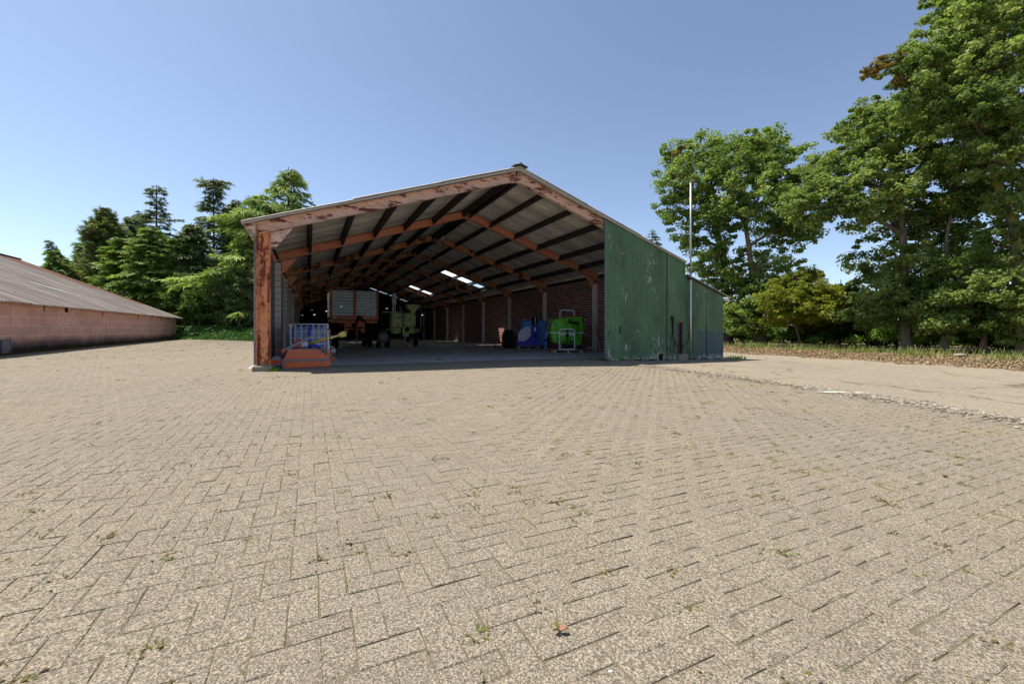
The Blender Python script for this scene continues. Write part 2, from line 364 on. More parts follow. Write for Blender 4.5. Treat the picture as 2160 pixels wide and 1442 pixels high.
M = dict(
    paver=m_paver(), bed=m_bed(), apron=m_apron(), soil=m_soil(), floor=m_floor(),
    roof=m_roof('fibre_cement_roof', (.78,.76,.71), (.40,.39,.37), (.34,.33,.27), (.3, 3, 1)),
    barnroof=m_roof('weathered_barn_roof', (.33,.295,.26), (.15,.125,.11), (.22,.21,.16), (.10, 5.0, 1)),
    barnrust=m_roof('rusty_barn_roof', (.23,.115,.075), (.15,.075,.05), (.20,.16,.12), (.25, 2.5, 1)),
    rafter_pale=m_rust('flaking_pale_paint_on_rust', (.62,.37,.27), (.70,.50,.41), (.17,.05,.04), .36, (.6,1,3)),
    post_rust=m_rust('orange_rusty_paint', (.68,.31,.13), (.62,.20,.085), (.19,.05,.03), .55, (3,3,.5)),
    salmon=m_rust('salmon_primer', (.66,.26,.15), (.72,.31,.19), (.2,.07,.04), .05),
    salmon_rust=m_rust('patchy_primer', (.62,.27,.14), (.58,.31,.15), (.14,.06,.035), .36),
    dark_steel=flat('dark_oily_beam', (.04,.034,.036), .6, var=.3), 
    white_post=paint('whitewashed_post', (.74,.71,.64), .8, .18, (.25,.22,.18)),
    brick=m_brick(), 
    green=m_green('flaking_green_paint', (.118,.215,.110), -.14, [(12.55,3.0,.22,.75,.125),(12.85,2.5,.25,.5,.11),(12.75,3.7,.35,.5,.10),(13.1,.45,.75,.7,.13),(11.95,.95,.2,.35,.16),(11.5,.4,.3,.2,.15),(11.2,3.9,.25,.5,.1),(11.4,2.4,.3,.5,.1),(10.75,4.2,.3,.6,.1),(10.7,.3,.15,.35,.12)]),
    green2=m_green('weathered_green_paint', (.122,.205,.10), -.19, [(16,.0,1.2,.15,.06),(15.3,2.5,.6,.4,.08)], (15.05, 1.02, (.10,.14,.145))),
    grey_metal=flat('galvanised_steel', (.46,.47,.49), .42, .7), dull_steel=flat('dull_grey_steel', (.17,.18,.20), .5, .3, .3),
    white_paint=paint('white_tube_paint', (.74,.75,.78), .4, .08), black=flat('black_rubber', (.012,.012,.013), .7, var=.4),
    tyre=flat('tyre_rubber', (.014,.014,.015), .85, var=.3), orange=paint('orange_paint', (.70,.15,.05), .45, .22, (.20,.10,.07), 5, chip=(.20,.12,.10)),
    red_orange=paint('red_orange_paint', (.60,.07,.025), .4, .1), rust_orange=paint('rusty_orange_paint', (.60,.155,.075), .55, .15),
    yellow=paint('dull_yellow_plastic', (.50,.34,.03), .5, .12), pale_yellow=paint('pale_yellow_plastic', (.66,.50,.16), .5, .15),
    bottle=flat('milky_plastic_tank', (.20,.25,.44), .35, var=.12, scale=4), royal=paint('royal_blue_paint', (.05,.06,.48), .4, .06), 
    sky_blue=paint('light_blue_plastic', (.13,.34,.80), .42, .04), pale_panel=flat('pale_grey_panel', (.55,.58,.70), .5, var=.05),
    tank_green=paint('bright_green_plastic', (.115,.46,.03), .36, .03), mill=paint('olive_machine_paint', (.58,.64,.27), .6, .3, (.42,.36,.24), 7, chip=(.22,.17,.11)),
    slat=paint('grey_green_boards', (.70,.78,.76), .6, .2, (.16,.19,.20), 3), wood=paint('raw_timber', (.36,.28,.19), .8, .15), 
    concrete=flat('mossy_concrete', (.22,.20,.15), .9, var=.45, scale=10), chalk=flat('chalk_marks', (.80,.62,.54), .95, var=.1), dark_hole=flat('dark_inside', (.01,.01,.011), .9),
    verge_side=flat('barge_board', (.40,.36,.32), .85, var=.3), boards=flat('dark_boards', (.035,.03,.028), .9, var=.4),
    red=flat('red_plastic', (.5,.03,.02), .4), label_white=flat('white_label', (.75,.75,.75), .5, var=.04), label_blue=flat('blue_label', (.10,.16,.5), .5),
)
m = Mt('translucent_sheet'); tr = m.n('ShaderNodeBsdfTranslucent'); tr.inputs[0].default_value = (.85,.86,.84,1)
tp = m.n('ShaderNodeBsdfTransparent'); ms = m.n('ShaderNodeMixShader'); ms.inputs[0].default_value = .25
m.l(tr.outputs[0], ms.inputs[1]); m.l(tp.outputs[0], ms.inputs[2]); m.l(ms.outputs[0], m.out.inputs[0]); M['skylight'] = m.m
mm, c_, f_, X_ = m_block('grey_concrete_block', (.27,.23,.225), (.20,.19,.205), (.36,.33,.30), .42, .21, .010, (.20,.085,.065)); mm.col(c_).rough(.9); mm.bump(mm.math('SUBTRACT', 1.0, f_), .4, .01); M['block'] = mm.m
mm = Mt('stacked_block_pier'); X_ = mm.xyz(); c_, f_ = brickmap(mm, X_[0], X_[2], (.66,.63,.56), (.60,.57,.52), (.22,.19,.16), 3.0, .21, .012); mm.col(mm.mix(mm.ramp(mm.noise(6,5,.7), [(.5,0.0),(.75,.4)]), c_, (.28,.25,.21))).rough(.9); M['pier'] = mm.m
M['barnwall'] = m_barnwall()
M['stone'] = (lambda m: (m.col(m.ramp(m.attr(), [(0, (.13,.105,.075)), (.5, (.22,.19,.145)), (1, (.38,.335,.27))])).rough(.9), m.m)[1])(Mt('pale_gravel'))
M['litter'] = (lambda m: (m.col(m.ramp(m.attr(), [(0, (.13,.085,.045)), (.5, (.26,.175,.095)), (1, (.36,.275,.165))])).rough(.9), m.m)[1])(Mt('dry_leaves'))
M['weed'] = m_leaf('joint_weed', (.13,.095,.03), (.18,.145,.04), (.14,.18,.03), .3)

# ------------------------------------------------------------------ the ground
rng = np.random.default_rng(7)
def line_g(Y):                     # x of the gravel line between pavers and asphalt
    return np.interp(Y, [-6, 5.1, 7.6, 12.65, 14.0, 60], [6.9, 6.32, 5.92, 4.25, 3.4, 3.4]) + .06*np.sin(np.asarray(Y)*3.1)
ax = np.concatenate([-np.geomspace(900, 62, 14), np.arange(-60, 60.1, 1.0), np.geomspace(62, 900, 14)])
tag(gridmesh('ground', ax, ax+20, lambda x, y: (x, y, gz(x, y) - .035 - .02*sstep(3,0,verge_d(x,y))), M['soil']), kind='structure')
tag(gridmesh('paving_bed', np.arange(-48, 8.01, .16), np.arange(.72, 39, .16), lambda x, y: (x, y, gz(x, y) + und(x, y) - .0044 + .0021*sstep(-.5, 4.0, x) + .0005*np.sin(x*2.3+1)*np.sin(y*2.9) + .0005*np.sin(x*7.1)*np.sin(y*5.7+2)), M['bed'],
    keep=lambda c: (c[:,0] < line_g(c[:,1]) + .35) & (inv(c[:,0], c[:,1])[1] < 1.3 + 99*(inv(c[:,0], c[:,1])[0] < .05))), kind='structure')
tag(gridmesh('yard', np.arange(-46, 46.1, 2), np.linspace(-46, .86, 24), lambda x, y: (x, y, gz(x, y) - .008), M['apron']), kind='structure')
def apron_fn(u, v):
    a = line_g(v); b = 12.4 - (v-24.8)*.3333 + .25*np.sin(v*1.7) + .2*np.sin(v*4.3)
    x = a + (b-a)*u; return x, v, gz(x, v) + .006 + .006*np.sin(x*2.1)*np.sin(v*1.3)
def out_shed(c):
    t, k = inv(c[:,0], c[:,1]); return ~((k > .05) & (t < 16.6))
tag(gridmesh('asphalt_apron', np.linspace(0, 1, 60), np.arange(.7, 40, .25), apron_fn, M['apron'], keep=out_shed), kind='structure')
tag(gridmesh('shed_floor', np.arange(-.3, 14.31, .3), np.arange(1.0, 39.5, .3), lambda t, k: (X0+t*CT-k*ST, Y0+t*ST+k*CT, gz(X0+t*CT-k*ST, Y0+t*ST+k*CT)+.006), M['floor']), kind='structure')

def paving():
    """herringbone of 20 x 10 cm concrete pavers on the shed's axes, every stone a little tilted and sunk"""
    w = .1005; n = 470
    i, j = np.meshgrid(np.arange(-300, 320), np.arange(-260, 330), indexing='ij'); i = i.ravel(); j = j.ravel()
    c = (i-j) % 4
    H = c == 0; Vv = c == 3
    cx = np.concatenate([(i[H]+1)*w, (i[Vv]+.5)*w]); cy = np.concatenate([(j[H]+.5)*w, (j[Vv]+1)*w])
    ho = np.concatenate([np.ones(H.sum(), bool), np.zeros(Vv.sum(), bool)])
    X = X0 + cx*CT - cy*ST; Y = Y0 + cx*ST + cy*CT
    t, k = cx, cy
    ok = (Y > .85) & (Y < 36.9) & (np.abs(X) < 1.3*Y+.6) & (X < line_g(Y)+.05) & ((k < 1.02) | (t < -.06)) & (t > -10.4)
    cx, cy, ho, X, Y = cx[ok], cy[ok], ho[ok], X[ok], Y[ok]; N = len(cx)
    print('pavers', N)
    gap = .0022 + .0034*rng.random(N)**1.5
    hx = np.where(ho, w, w/2) - gap/2; hy = np.where(ho, w/2, w) - gap/2
    rz = rng.normal(0, .012, N); dx = rng.normal(0, .0012, (N,2))
    r = rng.random(N); z = gz(X, Y) + rng.normal(0, .0007, N) + und(X, Y)
    tx = rng.normal(0, .006, N); ty = rng.normal(0, .006, N)
    ch = .0042
    corners = np.array([(-1,-1),(1,-1),(1,1),(-1,1)])
    V = np.zeros((N, 12, 3))
    cr, sr = np.cos(rz), np.sin(rz)
    for q, (a, b) in enumerate(corners):
        for lay in (0, 1, 2):
            jit = rng.normal(0, .0012, (2, N)) if lay < 2 else jit; knock = (rng.random(N) > .9)*rng.random(N)*.014*(lay == 0)
            lx = a*(hx - (ch if lay == 0 else 0) - knock) + jit[0]; ly = b*(hy - (ch if lay == 0 else 0) - knock) + jit[1]
            px = cx + dx[:,0] + lx*cr - ly*sr; py = cy + dx[:,1] + lx*sr + ly*cr
            V[:, q+4*lay, 0] = X0 + px*CT - py*ST; V[:, q+4*lay, 1] = Y0 + px*ST + py*CT
            V[:, q+4*lay, 2] = z + lx*tx + ly*ty - (0, .0024, .016)[lay]
    f = np.array([(0,1,2,3),(4,5,1,0),(5,6,2,1),(6,7,3,2),(7,4,0,3),(8,9,5,4),(9,10,6,5),(10,11,7,6),(11,8,4,7)])
    F = (np.arange(N)[:,None,None]*12 + f[None]).reshape(-1, 4)
    tint = np.clip(.5 + rng.normal(0, .15, N), 0, 1)
    tag(npmesh('paving_stones', V.reshape(-1, 3), F, M['paver'], attr=np.repeat(tint, 12)), kind='structure')
    # weeds and moss in the joints
    sel = rng.choice(N, 2600, replace=False, p=(lambda q: q/q.sum())(1/(1+Y**1.3) * (.4+sstep(-3, 5, X))))
    vs, fs, tt = [], [], []
    for s in sel:
        e = rng.integers(0, 4); a, b = [(1,0),(-1,0),(0,1),(0,-1)][e]
        px = cx[s] + a*hx[s] + (rng.random()-.5)*1.6*hx[s]*(a == 0); py = cy[s] + b*hy[s] + (rng.random()-.5)*1.6*hy[s]*(b == 0)
        wx, wy = X0 + px*CT - py*ST, Y0 + px*ST + py*CT; wz = z[s] - .008
        sz = (.6 + rng.random()**3*1.3) * (1 + .06*wy)
        ti = rng.random()
        for q in range(rng.integers(8, 22)):
            an = rng.random()*6.28; L = (.008 + .014*rng.random())*sz; sp = .014*sz
            ox, oy = rng.normal(0, sp, 2); dxx, dyy = math.cos(an)*L, math.sin(an)*L; wd = .0025*sz
            n0 = len(vs)
            vs += [(wx+ox-dyy/L*wd, wy+oy+dxx/L*wd, wz), (wx+ox+dyy/L*wd, wy+oy-dxx/L*wd, wz), (wx+ox+dxx, wy+oy+dyy, wz+.003+L*.35), (wx+ox+dxx*.6-dyy*.2, wy+oy+dyy*.6+dxx*.2, wz+.003+L*.3)]
            fs.append((n0, n0+1, n0+2, n0+3)); tt += [min(1, max(0, ti+rng.normal(0,.15)))]*4
    tag(npmesh('joint_weeds', np.array(vs), np.array(fs), M['weed'], attr=np.array(tt)), 'small dry yellowish weeds and moss growing in the joints between pavers', 'weeds', kind='stuff')
paving()

def stones(name, pts, size, mat, label, cat, seed=1, flatn=.6):
    r = np.random.default_rng(seed); N = len(pts)
    base = np.array([(1,0,0),(0,1,0),(-1,0,0),(0,-1,0),(0,0,1),(.7,.7,.5),(-.7,.7,.5),(-.7,-.7,.5),(.7,-.7,.5)], float)
    F0 = np.array([(0,1,5),(1,2,6),(2,3,7),(3,0,8),(0,5,8),(1,6,5),(2,7,6),(3,8,7),(5,6,4),(6,7,4),(7,8,4),(8,5,4)])
    a = r.random(N)*6.28; sc = size*(.35 + 1.1*r.random(N)**2)
    B = base[None]*(1+r.normal(0,.22,(N,9,1))); B[:,:,2] *= flatn; B[:,:,0] *= 1.3
    V = np.stack([B[:,:,0]*np.cos(a)[:,None]-B[:,:,1]*np.sin(a)[:,None], B[:,:,0]*np.sin(a)[:,None]+B[:,:,1]*np.cos(a)[:,None], B[:,:,2]], -1)*sc[:,None,None] + pts[:,None]
    F = (np.arange(N)[:,None,None]*9 + F0[None]).reshape(-1, 3)
    return tag(npmesh(name, V.reshape(-1,3), F, mat, attr=np.repeat(r.random(N), 9)), label, cat, kind='stuff')
yy = 3.0 + 10.4*rng.random(7000)**1.6
xx = line_g(yy) + .10 + rng.normal(0, .19, 7000)
stones('gravel', np.stack([xx, yy, gz(xx, yy)+.010+.012*np.exp(-((xx-line_g(yy)-.1)/.14)**2)], 1), .018, M['stone'], 'line of loose pale gravel between the pavers and the worn asphalt', 'gravel', 3)
yy = 1.2+ 22*rng.random(2600)**1.5; xx = line_g(yy) + np.abs(rng.normal(0, 2.6, 2600))+.2
ok = (verge_d(xx, yy) < -.2) & (inv(xx, yy)[1] < -.4); xx, yy = xx[ok], yy[ok]
stones('grit', np.stack([xx, yy, gz(xx, yy)+.008], 1), .010, M['stone'], 'loose grit scattered over the worn asphalt beside the gravel line', 'grit', 9)
# a smear of spilt lime by the gravel line
mb = MB(); c0 = at(1772, 829, 7.55)
n0 = 26; ring = [(c0.x + (.42+.10*math.sin(a*3+1)+.05*math.sin(a*7))*math.cos(a)*1.0, c0.y + (.10+.03*math.sin(a*5))*math.sin(a)) for a in np.linspace(0, 6.283, n0, endpoint=False)]
mb.add([(x, y, g(x, y)+.022) for x, y in ring] + [(x*.9+c0.x*.1, y*.9+c0.y*.1, g(x,y)+.026) for x, y in ring], [tuple(range(n0, 2*n0))] + [(i, (i+1)%n0, n0+(i+1)%n0, n0+i) for i in range(n0)])
tag(mb.build('lime_patch', flat('spilt_lime', (.50,.46,.39), .95, var=.2, scale=20)), 'thin white smear of spilt lime on the asphalt next to the gravel line', 'spill')

# dry leaves on the verge under the trees
def litter():
    N = 60000; Y = 9 + 30*rng.random(N); d = rng.random(N)**1.1*5.0 - .5 + .35*np.sin(Y*1.9) + .2*np.sin(Y*5.1)
    X = 12.4 - (Y-24.8)*.3333 + d/.9487
    ok = inv(X, Y)[0] > 17; X, Y = X[ok], Y[ok]; N = len(X)
    a = rng.random(N)*6.28; L = .018 + .03*rng.random(N); Wd = L*.6
    u = np.stack([np.cos(a), np.sin(a), rng.normal(0,.35,N)], 1); v = np.stack([-np.sin(a), np.cos(a), rng.normal(0,.35,N)], 1)
    c = np.stack([X, Y, gz(X, Y) + .012 + .03*rng.random(N) - .015], 1)
    V = np.stack([c-u*L[:,None], c-v*Wd[:,None], c+u*L[:,None], c+v*Wd[:,None]], 1)
    tag(npmesh('leaf_litter', V.reshape(-1,3), np.arange(4*N).reshape(-1,4), M['litter'], attr=np.repeat(rng.random(N),4)), 'brown dry leaves lying along the verge in front of the trees', 'leaf litter', kind='stuff')
litter()

# ------------------------------------------------------------------ the open shed
D, TR, SL, ZR, ZT, NB = 4.914, 7.158, .3358, 5.776, 6.066, 8
KE = D*NB
shed = thing('open_shed', 'long open fronted farm shed with rusty orange frame, corrugated roof and green flaking front panel', 'shed', P(0, 0), TH)
def zu(t): return ZT + .012 - SL*abs(t-TR)          # underside of the sheets
def roofsheet(side):
    rows = [(0.0, 2.55), (2.50, 4.95), (4.90, 7.45 if side < 0 else 7.28)]
    lam = .177; kk = np.arange(-.22, KE+.2, lam/8)
    holes = {1: [(16.75, 17.78), (27.7, 28.75)]} if side > 0 else {1: [(26.9, 27.9)], 2: [(17.0, 17.6), (32.9, 33.4)]}
    V, F, V2, F2 = [], [], [], []
    for r, (a, b) in enumerate(rows):
        us = ([a, 5.6, b] if r == 2 else [a, 4.6, b] if r == 1 else [a, b]) if side > 0 else [a, b]
        up = .020*(2-r)
        for i in range(len(kk)-1):
            km = (kk[i]+kk[i+1])/2
            lt = any(h0 < km < h1 for h0, h1 in holes.get(r, []))
            for u0, u1 in zip(us[:-1], us[1:]):
                if side > 0 and 16.78 < km < 17.75 and ((r == 1 and u0 == 4.6) or (r == 2 and u1 == 5.6)): continue
                q = []
                for u, k in ((u0, kk[i]), (u1, kk[i]), (u1, kk[i+1]), (u0, kk[i+1])):
                    t = TR + side*u
                    q.append((t, k, ZT + .045 + up - SL*u + .022*math.cos(2*math.pi*k/lam) + .006*math.sin(k*.8+r*2) ))
                (VV, FF) = (V2, F2) if lt else (V, F)
                n = len(VV); VV += q; FF.append((n, n+1, n+2, n+3))
    o = npmesh('roof', np.array(V), np.array(F), M['roof'], shed)
    import bmesh
    b = bmesh.new(); b.from_mesh(o.data); bmesh.ops.remove_doubles(b, verts=b.verts[:], dist=.0015); bmesh.ops.recalc_face_normals(b, faces=b.faces[:]); b.to_mesh(o.data); b.free()
    md = o.modifiers.new('thick', 'SOLIDIFY'); md.thickness = .007; md.offset = 0
    V2 = np.array(V2); F2 = np.array(F2)
    c = V2[F2].mean(1); key = (c[:,1] // 4).astype(int)*10 + (c[:,0] // 2.45).astype(int)
    for hs in holes:
        for h0, h1 in holes[hs]:
            u0, u1 = rows[hs]; tm = TR + side*(u0+u1)/2
            ok = (abs(c[:,0]-tm) < .3) & (c[:,1] > h0-.1) & (c[:,1] < h1+.1)
            us, iv = np.unique(F2[ok], return_inverse=True)
            npmesh('skylight', V2[us], iv.reshape(-1, 4), M['skylight'], shed)
roofsheet(-1); roofsheet(1)
# ridge cap: folded sheet with a rolled top
mb = MB()
for sg in (-1, 1):
    mb.hull8([(TR, -.26, ZT+.150), (TR+sg*.24, -.26, ZT+.075), (TR+sg*.24, KE+.2, ZT+.045), (TR, KE+.2, ZT+.150), (TR, -.26, ZT+.172), (TR+sg*.25, -.26, ZT+.095), (TR+sg*.25, KE+.2, ZT+.095), (TR, KE+.2, ZT+.172)])
mb.tube([(TR, -.27, ZT+.17), (TR, KE+.2, ZT+.17)], .028, 8)
mb.build('ridge_cap', flat('dark_ridge_sheet', (.10,.095,.09), .85, var=.4), shed)
# barge strips under the verge
for sg in (-1, 1):
    u1 = 7.45 if sg < 0 else 7.2
    MB().beam((TR+sg*.02, -.17, ZT+.005), (TR+sg*u1, -.17, ZT+.005-SL*u1), .022, .05, (0,0,1)).build('barge_strip', M['verge_side'], shed)
fm = [M['rafter_pale'], M['salmon'], M['salmon_rust'], M['salmon_rust']] + [M['salmon_rust']]*6
for i in range(NB+1):
    k = i*D + (.085 if i == 0 else 0)
    zc = (ZR+ZT)/2; hh = (ZT-ZR)*math.cos(math.atan(SL))
    for sg in (-1, 1):
        e = 7.158 - (.02 if sg < 0 else .25)
        MB().ibeam((TR+sg*.012, k, zc-.004), (TR+sg*e, k, zc-SL*e), hh, .15).build('rafter', fm[i], shed)
        if i > 0 or sg < 0:     # haunch plate
            te = .30 if sg < 0 else 13.72
            ze = zc - SL*(TR-te if sg < 0 else te-TR) - .145
            MB().prism([(te, ze-.02), (te, ze-.42), (te-sg*.10, ze-.42), (te-sg*.50, ze+.50*SL-.03)], 1, k-.012, k+.012).build('haunch_plate', fm[i], shed)
    MB().prism([(TR-.16, ZR-.055), (TR, ZR-.012), (TR+.16, ZR-.055), (TR+.16, ZR-.075), (TR, ZR-.035), (TR-.16, ZR-.075)], 1, k-.07, k+.07).build('ridge_plate', fm[i], shed)
    if i == 0:
        MB().ibeam((.152, k, .14), (.152, k, 3.50), .30, .16, (1,0,0)).build('post', M['post_rust'], shed)
        mb = MB(); mb.box((.14, k+.02, .05), (.46, .40, .18), None, .03); mb.build('footing', M['concrete'], shed)
    else:
        MB().box((.19, k, 1.72), (.185, .40, 3.30)).build('pier', M['pier'], shed)
        MB().box((13.82, k, 1.55), (.19, .16, 3.5)).build('post', M['white_post'], shed)
for side, us in ((-1, [.16, 1.45, 2.6, 3.75, 4.9, 5.98, 7.0]), (1, [.16, 1.1, 2.27, 3.43, 4.6, 5.7, 6.85])):
    for u in us:
        z = ZT - .125 - SL*u
        n = Vector((side*SL, 0, 1)).normalized()
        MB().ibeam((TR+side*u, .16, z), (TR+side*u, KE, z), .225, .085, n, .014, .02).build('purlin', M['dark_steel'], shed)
mb = MB(); mb.box((0, .2+KE/2, 1.69), (.19, KE-.4, 3.40)); mb.build('block_wall', M['block'], shed)
mb = MB(); mb.box((14.03, KE/2+.02, 1.72), (.2, KE-.1, 3.66)); mb.build('brick_wall', M['brick'], shed)
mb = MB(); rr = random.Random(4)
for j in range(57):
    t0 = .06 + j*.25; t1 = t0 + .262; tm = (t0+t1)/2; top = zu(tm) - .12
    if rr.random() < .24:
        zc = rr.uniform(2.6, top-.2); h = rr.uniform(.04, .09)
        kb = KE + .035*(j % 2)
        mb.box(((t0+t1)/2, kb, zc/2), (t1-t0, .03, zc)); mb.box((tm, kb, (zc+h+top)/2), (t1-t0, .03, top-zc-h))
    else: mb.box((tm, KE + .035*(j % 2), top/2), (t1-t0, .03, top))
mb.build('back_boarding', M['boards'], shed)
# soffit board of the left eave
MB().prism([(-.30, 3.60), (-.01, 3.64), (-.01, 3.33), (-.03, 3.33)], 1, -.05, .0).build('eave_bracket', M['rafter_pale'], shed)

def corrugated(t0, t1, k0, ztop, zbot, cuts=(), lam=.076, amp=.021):
    V, F = [], []; n = max(2, int((t1-t0)/(lam/6)))
    ts = [t0 + (t1-t0)*i/n for i in range(n+1)]
    for a, b in zip(ts[:-1], ts[1:]):
        tm = (a+b)/2; segs = [(zbot, ztop)]
        for (c0, c1, z0, z1) in cuts:
            if c0 < tm < c1: segs = [(zbot, (lambda t, z=z0: z)), ((lambda t, z=z1: z), ztop)] if z0 > -.05 else [((lambda t, z=z1: z), ztop)]
        for lo, hi in segs:
            q = [(t, k0 - amp*math.cos(2*math.pi*t/lam), f(t)) for t, f in ((a, lo), (b, lo), (b, hi), (a, hi))]
            m_ = len(V); V += q; F.append((m_, m_+1, m_+2, m_+3))
    return np.array(V), np.array(F)
def sheet(name, arrs, mat, parent, th=.004):
    import bmesh
    o = npmesh(name, arrs[0], arrs[1], mat, parent)
    b = bmesh.new(); b.from_mesh(o.data); bmesh.ops.remove_doubles(b, verts=b.verts[:], dist=.0008); bmesh.ops.recalc_face_normals(b, faces=b.faces[:]); b.to_mesh(o.data); b.free()
    md = o.modifiers.new('thick', 'SOLIDIFY'); md.thickness = th; md.offset = 0
    return o
def gl(t, k=-.1): p = P(t, k); return g(p.x, p.y)
jag = random.Random(8)
zb = lambda t: gl(t) + .035 + .02*math.sin(t*9) + .012*math.sin(t*41)
sheet('green_panel', corrugated(10.56, 13.43, -.10, lambda t: zu(t)+.06, zb, [(13.05, 13.23, -1, .13)]), M['green'], shed)
sheet('green_panel', corrugated(13.46, 14.43, -.085, lambda t: zu(t)+.06, zb, [(14.03, 14.27, .10, 1.30)]), M['green'], shed)
sheet('lean_to_front', corrugated(14.47, 15.57, -.085, lambda t: 3.13-.335*(t-14.45), zb), M['green2'], shed)
sheet('lean_to_front', corrugated(15.59, 16.60, -.085, lambda t: 3.13-.335*(t-14.45), zb), M['green2'], shed)
MB().beam((10.575, -.075, .03), (10.575, -.075, 4.93), .045, .07, (1,0,0)).build('door_edge', flat('grey_green_edge', (.17,.23,.22), .5), shed)
mb = MB(); mb.beam((13.45, -.10, .05), (13.45, -.10, 4.0), .018, .02, (1,0,0)); mb.build('door_seam_bar', M['dark_steel'], shed)
mb = MB(); mb.beam((15.58, -.10, .0), (15.58, -.10, 1.15), .03, .02, (1,0,0)); mb.beam((15.55, -.11, .52), (15.62, -.11, .52), .03, .03); mb.build('lean_to_bolt', M['dark_steel'], shed)
mb = MB(); mb.box((14.15, .02, .55), (.34, .03, 1.5)); mb.build('hatch_board', paint('dark_blue_board', (.035,.03,.10), .7, .3), shed)
mb = MB(); mb.beam((14.015, -.11, .08), (14.015, -.11, 1.34), .025, .03, (1,0,0)); mb.beam((14.285, -.11, .08), (14.285, -.11, 1.34), .025, .03, (1,0,0)); mb.beam((14.0, -.11, 1.325), (14.3, -.11, 1.325), .03, .025); mb.build('hatch_frame', flat('brown_rusty_frame', (.16,.07,.045), .8, var=.4), shed)
mb = MB(); mb.box((14.14, -.20, gl(14.14)+.11), (.46, .20, .26), None, .02); mb.build('footing', M['concrete'], shed)
mb = MB(); z1 = .86; mb.tube([(10.64, -.11, z1+.10), (10.66, -.17, z1+.11), (10.76, -.17, z1+.11), (10.76, -.11, z1+.11)], .010, 6); mb.tube([(10.64, -.11, z1-.07), (10.645, -.165, z1-.07), (10.645, -.165, z1+.10)], .010, 6); mb.build('handle', M['dark_steel'], shed)
mb = MB(); mb.box((11.17, -.125, 1.02), (.045, .02, .26)); mb.tube([(11.19, -.13, 1.12), (11.26, -.15, 1.12)], .013, 6); mb.build('handle', M['dark_steel'], shed)
mb = MB(); mb.tube([(13.30, -.10, 1.28), (13.33, -.15, 1.27), (13.42, -.15, 1.28)], .012, 6); mb.build('latch', M['dark_steel'], shed)
# dark timbers behind the green panels
mb = MB(); 
for zz in (.6, 2.2, 3.4): mb.beam((10.6, -.03, zz), (14.4, -.03, zz), .05, .1)
mb.build('door_rail', M['boards'], shed)
# lean-to body and roof
def lroof():
    lam = .177; kk = np.arange(-.2, KE+.2, lam/8); V, F = [], []
    for a, b in zip(kk[:-1], kk[1:]):
        q = [(t, k, 3.19-.335*(t-14.45) + .02*math.cos(2*math.pi*k/lam)) for t, k in ((14.44, a), (16.78, a), (16.78, b), (14.44, b))]
        n = len(V); V += q; F.append((n, n+1, n+2, n+3))
    return np.array(V), np.array(F)
sheet('lean_to_roof', lroof(), M['roof'], shed, .007)
MB().beam((14.45, -.13, 3.165), (16.74, -.13, 3.165-.335*2.29), .02, .07).build('barge_strip', M['boards'], shed)
mb = MB(); mb.box((16.55, KE/2, 1.1), (.08, KE-.02, 2.6)); mb.build('lean_to_wall', M['block'], shed)
mb = MB(); mb.tube([(16.66, -.05, 2.28), (16.98, -.05, 2.27)], .035, 8); mb.tube([(16.86, -.1, 2.33), (16.86, KE, 2.33)], .06, 8); mb.build('gutter', M['white_paint'], shed)

# ------------------------------------------------------------------ things fixed to or lying about the shed
p = P(14.515, -.27); gb = g(p.x, p.y)
t_ = thing('metal_pole', 'tall thin grey metal pole standing against the green front of the shed', 'pole', (p.x, p.y, gb), TH)
MB().tube([(0,0,-.05), (0,0,3.4)], .041, 12).build('shaft', M['grey_metal'], t_)
MB().tube([(0,0,3.4), (.005,0,6.93)], .033, 12).build('shaft', M['grey_metal'], t_)
mb = MB(); mb.lathe([(.058,-.04),(.058,.04)], (0,0,3.16), 12); mb.beam((0,.02,3.16), (0,.20,3.16), .03, .05); mb.build('clamp', M['dark_steel'], t_)
mb = MB(); mb.lathe([(.05,-.03),(.055,0),(.0,.05)], (.005,0,6.93), 10); mb.tube([(.0,0,6.90),(.10,0,6.92),(.20,0,6.88)], .014, 6); mb.lathe([(.0,-.07),(.045,-.04),(.045,.02),(.0,.06)], (.20,0,6.93), 8); mb.lathe([(.0,-.06),(.04,-.03),(.04,.02),(.0,.05)], (.11,0,6.98), 8); mb.build('insulator', flat('brown_insulator', (.16,.11,.10), .4), t_)
mb = MB(); mb.tube([(.07,-.02,1.75), (.09,-.02,1.7), (.06,-.03,1.5), (.085,-.02,1.1), (.07,-.03,.7), (.09,-.02,.35)], .016, 6); mb.build('conduit', flat('dark_brown_pipe', (.10,.06,.05), .8), t_)
mb = MB()
zt = 1.56
mb.tube([(13.66,-.125,zt), (13.68,-.14,1.2), (13.71,-.14,.95), (13.80,-.13,.62), (13.98,-.13,.42), (14.25,-.14,.36), (14.46,-.2,.62), (14.50,-.22,1.1)], .013, 6)
mb.tube([(13.69,-.13,zt), (13.70,-.15,1.1), (13.62,-.14,.6), (13.57,-.13,.36), (13.60,-.14,.23), (13.69,-.14,.19), (13.78,-.13,.28), (13.80,-.13,.45), (13.74,-.14,.9), (13.70,-.15,1.2), (13.72,-.13,zt)], .011, 6)
mb.tube([(13.64,-.13,zt+.01), (13.66,-.16,1.35), (13.69,-.15,1.12)], .022, 6); mb.tube([(13.735,-.13,zt), (13.725,-.15,1.3), (13.70,-.15,1.05)], .018, 6)
c_ = mb.build('cable', M['black'], None, P(0,0), TH); tag(c_, 'black cable looped on a hook and hanging down the green corrugated front', 'cable')
